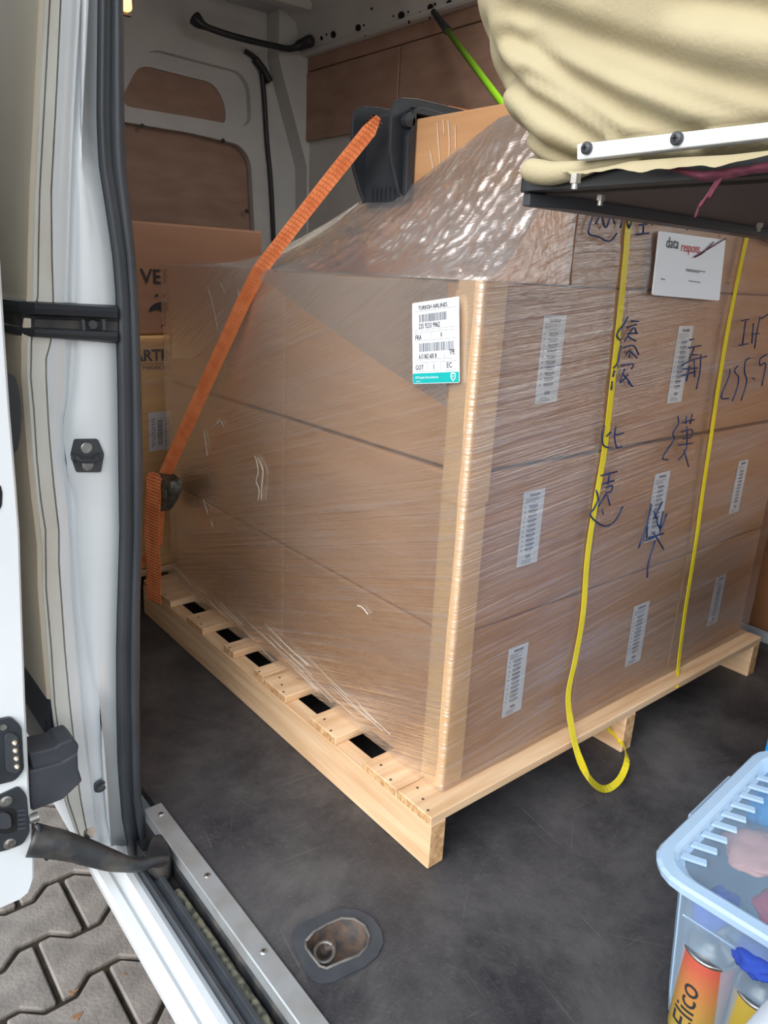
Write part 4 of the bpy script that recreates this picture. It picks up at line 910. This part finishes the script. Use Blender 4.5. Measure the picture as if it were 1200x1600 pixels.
# ================================================================ PADDED SEAT ON ITS BOARD
ZP = 1.030
bch = root('padded_bench', (.0, -.55, ZP), 'beige upholstered seat pad on a black board jutting over the load', 'seat')
pc = P(806, 300, 2, ZP); 
x0b, y1b = pc.x, pc.y
bd = [Vector((x0b, y1b, ZP)), Vector((x0b, -1.15, ZP)), Vector((.45, -1.15, ZP)), Vector((.45, y1b, ZP))]
mb = MB(); mb.prism(arc_round(bd, .012), (0, 0, .016)); mb.build('base_board', mat('black_laminate', srgb(40, 42, 46), srgb(30, 32, 36), scale=30, rough=.45), bch, bevel=.002)
mb = MB(); mb.box((x0b + .02, -1.1, ZP - .002), (.42, y1b - .018, ZP)); mb.build('board_underside', mat('dark_stained_board', srgb(62, 52, 48), srgb(52, 44, 40), scale=20, stretch=(1, 8, 1), rough=.55), bch)
mb = MB(); mb.prism([Vector(p) for p in ((x0b + .006, y1b - .004, ZP - .012), (.43, y1b - .004, ZP - .012), (.43, y1b - .030, ZP - .012), (x0b + .05, y1b - .030, ZP - .012), (x0b + .006, y1b - .012, ZP - .012))], (0, 0, .0115)); mb.build('steel_angle', BLK, bch, bevel=.001)
for px, py in ((897, 298), (937, 323), (1184, 363)):
    c = P(px, py, 2, ZP - .012); c.y = min(c.y, y1b - .006); mb = MB(); mb.cyl(c + Vector((0, 0, .0115)), c + Vector((0, 0, .005)), .0042, n=6); mb.cyl(c + Vector((0, 0, .005)), c + Vector((0, 0, .001)), .0026, n=12); mb.build('bolt', STEEL, bch)
xf = x0b - .004     # plane of the retaining strip
FAB = mat('beige_upholstery', srgb(172, 161, 131), srgb(158, 146, 116), scale=5, rough=.85, bump=.15, bscale=260, lo=.3, hi=.7)
# folds traced on the flank: valley polylines (photo crop at 2.609x, offset 740,0)
VAL = [([(180,40),(350,100),(500,160),(800,262),(1000,320),(1250,385)], .010, .020), ([(150,140),(260,210),(400,320),(600,435),(850,535)], .011, .016), ([(110,270),(220,390),(350,480),(470,570)], .010, .014),
       ([(150,500),(230,590),(330,640),(430,670)], .009, .012), ([(900,0),(1060,20),(1250,60)], .010, .022), ([(560,560),(640,545),(760,565)], .004, .007), ([(830,520),(920,505),(1050,510),(1250,500)], .005, .008), ([(60,100),(90,200),(100,330)], .006, .02),
       ([(250,140),(500,250),(700,330),(1000,440),(1250,500)], .005, .013), ([(220,300),(420,420),(560,540)], .005, .010)]
VW = []
for pts, dep, wid in VAL:
    VW.append(([P(740 + a / 2.609, b / 2.609, 0, xf - .01) for a, b in pts], dep, wid))
def fold(y, z):
    s = 0
    for pts, dep, wid in VW:
        best = 9
        for a, b in zip(pts, pts[1:]):
            ay, az, by, bz = a.y, a.z, b.y, b.z; dy, dz = by - ay, bz - az; t = max(0, min(1, ((y - ay) * dy + (z - az) * dz) / (dy * dy + dz * dz + 1e-9)))
            d_ = (y - ay - t * dy) ** 2 + (z - az - t * dz) ** 2; best = min(best, d_)
        s += dep * math.exp(-best / (wid * .5) ** 2)
    return s
sil = curve([(752,-40),(752,0),(757,60),(768,110),(782,165),(799,205),(802,240),(806,262),(822,276),(850,284)])
yend = {}
def endy(z):   # y of the far end of the pad at height z
    lo, hi = -100, 290
    for _ in range(20):
        m_ = (lo + hi) / 2; p = P(sil(m_), m_, 0, xf + .03)
        if p.z > z: lo = m_
        else: hi = m_
    return P(sil((lo + hi) / 2), (lo + hi) / 2, 0, xf + .03).y
ZC0, ZC1 = ZP + .0165, 1.42
def pad(u, v):
    """u runs round the flank from the top of the far end to the photographer's side, v up"""
    z = ZC0 + (ZC1 - ZC0) * v
    ye = endy(min(z, 1.30)) - .026; L1 = .47; L2_ = .85
    s = u * (L1 + L2_)
    r = .05
    if s < L1 - r: x, y = xf + L1 - s, ye; nx, ny = 0, 1
    elif s < L1 + r:
        a = (s - (L1 - r)) / (2 * r) * math.pi / 2; x = xf + r - r * math.sin(a); y = ye - r + r * math.cos(a); nx, ny = -math.sin(a), math.cos(a)
    else: x, y = xf, ye - (s - L1); nx, ny = -1, 0
    bul = .020 * math.sin(math.pi * min(1, v * 1.6 + .0)) ** .6 + .010 * v
    tuck = -.014 * math.exp(-(v / .05) ** 2)
    d_ = bul + tuck - fold(y, z) * (1 if s > L1 - r else .4) * 1.45 + .0025 * nz((x, y * 2, z * 3), 14)
    return (x + nx * d_, y + ny * d_, z)
mb = MB(); mb.grid(pad, 210, 110)
o = mb.build('seat_cover', FAB, bch, smooth=True, fix=True)
mb = MB(); mb.box((xf + .05, -1.05, ZC0 + .01), (.42, endy(1.06) - .09, ZC1 - .03)); mb.build('foam_core', FAB, bch, bevel=.02)
mb = MB(); mb.box((xf + .012, -1.1, ZC1 - .035), (.44, endy(1.3) - .01, ZC1)); mb.build('top_cover', FAB, bch, bevel=.015)
# hem hanging under the strip
hp0 = [P(a, b, 0, xf - .012) for a, b in ((880,262),(895,268),(915,266),(950,260),(985,252),(1060,246),(1140,242),(1230,232))]
hp1 = [P(a, b, 0, xf - .016) for a, b in ((880,268),(898,274),(920,271),(960,264),(998,270),(1060,260),(1120,262),(1230,238))]
def hem(u, v):
    k = u * (len(hp0) - 1); i = min(int(k), len(hp0) - 2); t = k - i; a = hp0[i].lerp(hp0[i + 1], t); b = hp1[i].lerp(hp1[i + 1], t); p = a.lerp(b, v)
    p.x += -.002 * nz((u * 12, 0, 0), 1.3) * v; p.z += .0022 * nz((u * 14, 3, 0), 1.1) * v; return p
mb = MB(); mb.grid(hem, 60, 4); mb.build('torn_hem', FAB, bch, smooth=True, fix=False)
rl_ = spline([P(a, b, 0, xf - .002) for a, b in ((822,262),(828,265),(840,268),(862,271),(900,266),(950,255),(1000,249))], 5)
mb = MB(); nr_ = len(rl_); mb.tube(rl_, [(.004 + .0065 * math.sin(math.pi * min(1, i / (nr_ - 1) * 1.15 + .1)) ** .7) if i < nr_ * .75 else .006 - .004 * (i / nr_ - .75) * 4 for i in range(nr_)], 12); mb.build('cover_roll', FAB, bch, smooth=True)
# aluminium retaining strip
def sz(px, py): return P(px, py, 0, xf - .018)
s4 = [sz(901, 225), sz(1240, 186), sz(1240, 211), sz(901, 250)]
mb = MB(); mb.prism(s4, (.012, 0, 0)); stp = mb.build('retaining_strip', mat('white_anodised_aluminium', srgb(226, 232, 238), rough=.35, metal=.15), bch, bevel=.0012)
for px, py in ((919, 232), (1060, 217)):
    c = sz(px, py); mb = MB(); mb.lathe([(.0045, 0), (.0048, .002), (.0048, .0035), (.0035, .0048), (0, .005)], c, 18, axis=(-1, 0, 0)); s_ = mb.build('screw', RUB, stp, smooth=True)
    mb = MB(); mb.box(c + Vector((-.0056, -.0022, -.0005)), c + Vector((-.0048, .0022, .0005))); mb.box(c + Vector((-.0056, -.0005, -.0022)), c + Vector((-.0048, .0005, .0022))); mb.build('cross_slot', DARK, stp)
# burgundy lining showing under the tear, with loose threads
BUR = mat('burgundy_lining', srgb(106, 50, 68), srgb(76, 36, 50), scale=60, rough=.95, bump=.8)
lp0 = [P(a, b, 0, xf - .006) for a, b in ((1025,258),(1060,262),(1100,268),(1140,262),(1175,258),(1230,245))]
lp1 = [P(a, b, 0, xf - .004) for a, b in ((1030,262),(1065,272),(1100,284),(1140,279),(1175,272),(1230,266))]
def lin(u, v):
    k = u * (len(lp0) - 1); i = min(int(k), len(lp0) - 2); t = k - i; a = lp0[i].lerp(lp0[i + 1], t); b = lp1[i].lerp(lp1[i + 1], t); p = a.lerp(b, v)
    p.x += .003 * nz(p, 120) - .003 * math.sin(v * math.pi); return p
mb = MB(); mb.grid(lin, 50, 6); mb.build('torn_lining', BUR, bch, smooth=True, fix=False)
for pl_ in ([(1125,280),(1112,300),(1095,318),(1086,340)], [(1120,282),(1105,305),(1092,325)], [(1128,278),(1116,296),(1108,310)], [(1115,378),(1100,394),(1086,402)], [(1112,360),(1120,350),(1135,372),(1085,402)][2:], [(1030,340),(1018,352)], [(1074,345),(1073,360)]):
    zq = .0 if pl_[0][1] < 300 else 1
    mb = MB(); mb.tube(spline([P(a, b, 0, xf - .004) if not zq else P(a, b, 1, FY - .016) for a, b in pl_], 3), .0011, 5); mb.build('loose_thread', BUR, bch, smooth=True)
# frame that carries the bench, on the floor to the right of the view
for x, y in ((.40, -1.12), (.40, -.98), (-.05, -1.12)):
    mb = MB(); mb.box((x - .015, y - .015, 0.0005), (x + .015, y + .015, ZP - .0025)); mb.build('leg', BLK, bch, bevel=.002)

# ================================================================ STORAGE BOX
RZ = .26; cr_ = P(1003, 1345, 2, RZ); er = P(1165, 1188, 2, RZ); ang = math.atan2(er.y - cr_.y, er.x - cr_.x)
CLR = None
def plastic(name, a, col, rough=.3):
    m = bpy.data.materials.new(name); m.use_nodes = True; n = m.node_tree.nodes; l = m.node_tree.links; n.clear(); o = n.new('ShaderNodeOutputMaterial')
    tr = n.new('ShaderNodeBsdfTransparent'); tr.inputs[0].default_value = (.94, .96, .98, 1); pb = n.new('ShaderNodeBsdfPrincipled'); pb.inputs['Base Color'].default_value = col; pb.inputs['Roughness'].default_value = rough
    lw = n.new('ShaderNodeLayerWeight'); lw.inputs[0].default_value = .25; k = n.new('ShaderNodeMapRange'); k.inputs[3].default_value = a; k.inputs[4].default_value = min(1, a + .32); l.new(lw.outputs[1], k.inputs[0])
    mx = n.new('ShaderNodeMixShader'); l.new(k.outputs[0], mx.inputs[0]); l.new(tr.outputs[0], mx.inputs[1]); l.new(pb.outputs[0], mx.inputs[2]); l.new(mx.outputs[0], o.inputs[0]); return m
PC = plastic('clear_plastic_wall', .32, srgb(170, 196, 222)); PL = plastic('frosted_plastic_lid', .20, srgb(176, 202, 228)); PR = plastic('frosted_plastic_rim', .72, srgb(180, 208, 236))
BXW, BXD = .40, .56
sb = root('storage_box', (cr_.x, cr_.y, 0), 'clear plastic storage box with frosted lid on the van floor by the door', 'storage box', rz_=ang)
Wm = wmat(sb)
def L(x, y, z): return Wm @ Vector((x, y, z))      # x right along the far edge, y negative toward the photographer
def rrect(x0, y0, x1, y1, r, z, n=5):
    o = []
    for cx_, cy_, a0 in ((x1 - r, y1 - r, 0), (x0 + r, y1 - r, 90), (x0 + r, y0 + r, 180), (x1 - r, y0 + r, 270)):
        for k in range(n + 1): a = math.radians(a0 + 90 * k / n); o.append(L(cx_ + r * math.cos(a), cy_ + r * math.sin(a), z))
    return o
def loft_rings(rings, m, name, cap=None):
    mb = MB(); n = len(rings[0]); vs = [p for r in rings for p in r]; fs = [(i * n + j, i * n + (j + 1) % n, (i + 1) * n + (j + 1) % n, (i + 1) * n + j) for i in range(len(rings) - 1) for j in range(n)]
    if cap == 'first': fs.append(tuple(range(n)))
    if cap == 'last': fs.append(tuple(range((len(rings) - 1) * n, len(rings) * n)))
    mb.add(vs, fs); return mb.build(name, m, sb, smooth=False)
X1, Y1_ = BXW, -BXD
def ring(ins, z, r): return rrect(ins, Y1_ + ins, X1 - ins, -ins, r, z)
loft_rings([ring(.056, .006, .02), ring(.052, .0, .022), ring(.044, .012, .028), ring(.040, .05, .03), ring(.028, RZ - .02, .034), ring(.020, RZ - .016, .036)], PC, 'tub')
mb = MB(); mb.prism(ring(.052, .002, .022), (0, 0, .002)); mb.build('tub_base', PC, sb)
loft_rings([ring(.010, RZ - .018, .045), ring(.002, RZ - .014, .05), ring(0, RZ - .004, .05), ring(.003, RZ, .05), ring(.016, RZ + .001, .045), ring(.022, RZ - .002, .042), ring(.026, RZ - .010, .040), ring(.030, RZ - .011, .038)], PR, 'lid_rim')
loft_rings([ring(.030, RZ - .011, .038), ring(.036, RZ - .0115, .034)], PL, 'lid_panel', cap='last')
for k in range(9):
    x = .052 + k * .031; mb = MB(); mb.prism([L(x, -.026, RZ - .009), L(x + .010, -.026, RZ - .009), L(x + .020, -.052, RZ - .009), L(x + .012, -.056, RZ - .009)], (0, 0, .004)); mb.build('lid_rib', PR, sb)
cl = MB(); cl.prism([L(.14, .0005, RZ - .004), L(.27, .0005, RZ - .004), L(.27, .004, RZ - .006), L(.14, .004, RZ - .006)], (0, 0, -.012)); cl.build('lid_clip', PR, sb)
mb = MB(); mb.tube([L(.034, -.05, .19), L(.036, -.50, .19)], .0012, 6); mb.build('moulded_line', PR, sb)
for y in (-.040, -.50):
    mb = MB(); mb.tube([L(.038, y, RZ - .03), L(.049, y - .010, .05), L(.055, y - .014, .010)], .0014, 6); mb.build('moulded_line', PR, sb)
# contents
CAN = [(1113, 1478, .150, 'paint spray can with orange-yellow body standing in the clear box', srgb(206, 178, 84), srgb(196, 92, 74), .033),
       (1192, 1545, .135, 'yellow spray can beside the orange one, nearest the box edge', srgb(200, 176, 60), srgb(196, 168, 70), .031)]
for i, (px, py, zt_, lab, c1_, c2_, rad) in enumerate(CAN):
    tp = P(px, py, 2, zt_); r = root('spray_can', (tp.x, tp.y, .006), lab, 'can'); z = .006
    gm = grad_can('can_body_%d' % i, c1_, c2_, .02, zt_ - .02)
    mb = MB(); mb.lathe([(rad - .003, .0), (rad, .003), (rad, zt_ - .006 - z)], (tp.x, tp.y, z), 32); mb.build('can_body', gm, r, smooth=True)
    mb = MB(); mb.lathe([(rad, -.006), (rad + .0016, -.004), (rad + .0016, -.001), (rad - .001, .0), (rad - .004, -.002), (rad - .006, -.002), (rad - .010, .004), (.012, .009), (.010, .012), (0, .012)], (tp.x, tp.y, zt_), 32); mb.build('can_top', STEEL, r, smooth=True)
    if i == 0:
        # writing climbs the side that faces the camera
        dirc = Vector((CAM.x - tp.x, CAM.y - tp.y, 0)).normalized(); tt = []
        cu = text('lettering', 'Elico', (0, 0, 0), (1, 0, 0), (0, 1, 0), .040, INK, None, depth=.0001)
        me = cu.data; bm_ = bmesh.new(); bm_.from_mesh(me); bmesh.ops.triangulate(bm_, faces=bm_.faces); bmesh.ops.subdivide_edges(bm_, edges=[e for e in bm_.edges if e.calc_length() > .003], cuts=5, use_grid_fill=True); bmesh.ops.triangulate(bm_, faces=bm_.faces); bm_.to_mesh(me); bm_.free(); a0 = math.atan2(dirc.y, dirc.x) - .10
        for v_ in me.vertices:
            hgt = v_.co.x; off_ = v_.co.y; a = a0 - off_ / rad + .0; rr_ = rad + .0006 + v_.co.z
            v_.co = Vector((tp.x + rr_ * math.cos(a), tp.y + rr_ * math.sin(a), .030 + hgt))
        me.transform(wmat(r).inverted()); cu.parent = r
def lump(name, label, cat, c, s, m, seed=0, amp=.25, bump_=9):
    mb = MB(); c = Vector(c)
    def f(u, v):
        a = u * 2 * math.pi; b = (v - .5) * math.pi; d_ = Vector((math.cos(a) * math.cos(b), math.sin(a) * math.cos(b), math.sin(b)))
        k = 1 + amp * noise.noise(d_ * 2.1 + Vector((seed, 0, 0))) + amp * .35 * noise.noise(d_ * bump_ * .6 + Vector((0, seed, 0)))
        return c + Vector((d_.x * s[0], d_.y * s[1], d_.z * s[2])) * k
    mb.grid(f, 40, 20); me = mb.mesh(name); r = link(name, me, m, None, True); return finish(r, label, cat)
cA_ = L(.10, -.12, .12)
lump('plastic_bag', 'crumpled clear plastic bag in the corner of the storage box', 'bag', L(.082, -.073, .10), (.018, .018, .085), plastic('thin_bag', .35, srgb(220, 218, 210), .15), 3, .5)
lump('cleaning_cloth', 'blue cleaning cloth bunched behind the orange can in the storage box', 'cloth', P(1118, 1420, 2, .185), (.038, .024, .022), mat('blue_cloth', srgb(50, 84, 190), srgb(40, 66, 160), scale=20, rough=.9), 5, .3)
lump('rag', 'dusty pink rag lying flat under the lid of the storage box', 'cloth', P(1186, 1330, 2, .228), (.050, .040, .010), mat('pink_rag', srgb(206, 160, 150), srgb(186, 140, 134), scale=14, rough=.9), 8, .3)
lump('red_pouch', 'dark red pouch under the lid near the right frame edge', 'pouch', P(1230, 1425, 2, .222), (.040, .036, .014), mat('red_cloth', srgb(170, 44, 70), srgb(140, 36, 60), scale=20, rough=.7), 9, .25)
lump('blue_pouch', 'light blue pouch at the far end of the storage box', 'pouch', P(1204, 1262, 2, .20), (.045, .030, .025), mat('sky_blue_cloth', srgb(40, 160, 224), srgb(30, 140, 206), scale=20, rough=.7), 12, .2)
lump('blue_glove', 'blue and red work glove on top of the yellow can in the storage box', 'glove', P(1190, 1500, 2, .19), (.030, .030, .014), mat('blue_cloth', None), 15, .3)
# blue crate and white canister
BLU = mat('bright_blue_plastic', srgb(20, 150, 232), rough=.35)
fc = P(1186, 1212, 2, 0); cx0, cy1 = fc.x, fc.y
bc = root('blue_crate', (cx0 + .2, cy1 - .2, 0), 'bright blue plastic crate at the right edge behind the storage box', 'crate')
Hc = .50
mb = MB(); W_, D_ = .40, .42; t = .006
mb.box((cx0, cy1 - t, 0.0005), (cx0 + W_, cy1, Hc)); mb.build('side_wall', BLU, bc, bevel=.001)
mb = MB(); mb.box((cx0, cy1 - D_, .0005), (cx0 + W_, cy1 - D_ + t, Hc)); mb.build('side_wall', BLU, bc, bevel=.001)
mb = MB(); mb.box((cx0, cy1 - D_ + t, .0005), (cx0 + t, cy1 - t, Hc)); mb.build('end_wall', BLU, bc, bevel=.001)
mb = MB(); mb.box((cx0 + W_ - t, cy1 - D_ + t, .0005), (cx0 + W_, cy1 - t, Hc)); mb.build('end_wall', BLU, bc, bevel=.001)
mb = MB(); mb.box((cx0 + t, cy1 - D_ + t, .0005), (cx0 + W_ - t, cy1 - t, .008)); mb.build('crate_base', BLU, bc)
wc_ = P(1262, 1640, 2, .30)
wc = root('white_canister', (wc_.x, wc_.y, 0), 'white plastic canister at the bottom right corner beside the storage box', 'canister')

# ================================================================ LASHING POINT
lr = root('lashing_point', (sum(p.x for p in ro) / len(ro), sum(p.y for p in ro) / len(ro), 0), 'recessed steel lashing ring set in the black cargo floor', 'lashing ring')
pm2 = plate_with_holes([(p.x, p.y, .0006) for p in ro], [[(p.x, p.y, .0006) for p in ri]], (0, 0, .0026)); pm2.build('rubber_surround', RUB, lr)
cc = Vector((sum(p.x for p in ri) / len(ri), sum(p.y for p in ri) / len(ri), 0)); mb = MB(); n = len(ri)
rgs = []
for k, z in ((1.0, .0028), (.97, -.003), (.90, -.016), (.80, -.020), (.0, -.020)): rgs.append([cc.lerp(Vector((p.x, p.y, 0)), k) + Vector((0, 0, z)) for p in ri])
mb.add([p for r in rgs for p in r], [(i * n + j, i * n + (j + 1) % n, (i + 1) * n + (j + 1) % n, (i + 1) * n + j) for i in range(len(rgs) - 1) for j in range(n)]); mb.build('cup', RUST, lr, smooth=True, fix=False)
c = P(507, 1488, 2, -.002); mb = MB(); rp_ = []
for k in range(25):
    a = k / 24 * 2 * math.pi; rp_.append(c + Vector((math.cos(a) * .0145, math.sin(a) * .0145, .004 * math.sin(a + 1))))
mb.tube(rp_, .0034, 8); mb.build('ring', mat('dull_steel', srgb(126, 124, 120), srgb(96, 84, 74), scale=40, rough=.45, metal=.7), lr, smooth=True)
b_ = P(515, 1477, 2, -.002); mb = MB(); mb.obox(b_, Vector((.008, -.003, 0)), Vector((.003, .007, 0)), Vector((0, 0, .004))); mb.build('bracket', RUST, lr, bevel=.002)
c = P(507, 1491, 2, -.018); mb = MB(); mb.cyl(c, c + Vector((0, 0, .006)), .006, n=6); mb.build('bolt', RUST, lr)

mb = MB(); mb.tube([(p.x, p.y, .0034) for p in ri] + [(ri[0].x, ri[0].y, .0034)], .0022, 6); mb.build('worn_rim', mat('worn_rubber_edge', srgb(112, 106, 102), srgb(84, 80, 80), scale=40, rough=.8), lr, smooth=True)
# fallen leaves on the paving
def leaf(px, py, s, rot, lab):
    c = P(px, py, 2, GZ + .002); pts = []
    for k in range(12):
        a = k / 12 * 2 * math.pi; r = s * (1 + .35 * math.cos(3 * a)) * (.7 if k % 2 else 1); pts.append(c + Vector((math.cos(a + rot) * r, math.sin(a + rot) * r * .7, .001 * math.sin(5 * a))))
    mb = MB(); mb.prism(pts, (0, 0, .0015)); o = mb.build('fallen_leaf', mat('dry_leaf', srgb(150, 110, 80), srgb(120, 86, 62), scale=60, rough=.8)); finish(o, lab, 'leaf')
leaf(121, 1588, .012, .4, 'dry brown leaf on the paving near the bottom edge'); leaf(194, 1523, .005, 1.2, 'tiny tan leaf on a paver beside the white sill')
leaf(114, 1551, .010, 2.2, 'dry brown leaf caught in the joint between pavers')

# canister body (rounded shoulder tub)
def rr2(cx_, cy_, hx, hy, r, z, n=6):
    o = []
    for sx_, sy_, a0 in ((1, 1, 0), (-1, 1, 90), (-1, -1, 180), (1, -1, 270)):
        for k in range(n + 1): a = math.radians(a0 + 90 * k / n); o.append(Vector((cx_ + sx_ * (hx - r) + r * math.cos(a), cy_ + sy_ * (hy - r) + r * math.sin(a), z)))
    return o
HX, HY = .07, .055; zc = .30; 
rgs = [rr2(wc_.x, wc_.y, HX, HY, .03, .001), rr2(wc_.x, wc_.y, HX, HY, .03, zc - .03), rr2(wc_.x, wc_.y, HX - .006, HY - .006, .03, zc - .012), rr2(wc_.x, wc_.y, HX - .02, HY - .02, .025, zc - .002), rr2(wc_.x, wc_.y, .02, .02, .015, zc)]
mb = MB(); n = len(rgs[0]); mb.add([p for r in rgs for p in r], [(i * n + j, i * n + (j + 1) % n, (i + 1) * n + (j + 1) % n, (i + 1) * n + j) for i in range(len(rgs) - 1) for j in range(n)] + [tuple(range(n)), tuple(range(4 * n, 5 * n))])
mb.build('canister_body', mat('white_plastic', srgb(226, 234, 246), rough=.4), wc, smooth=True)
mb = MB(); mb.cyl((wc_.x, wc_.y, zc), (wc_.x, wc_.y, zc + .018), .018, n=20); mb.build('screw_cap', mat('white_plastic', None), wc, bevel=.002)
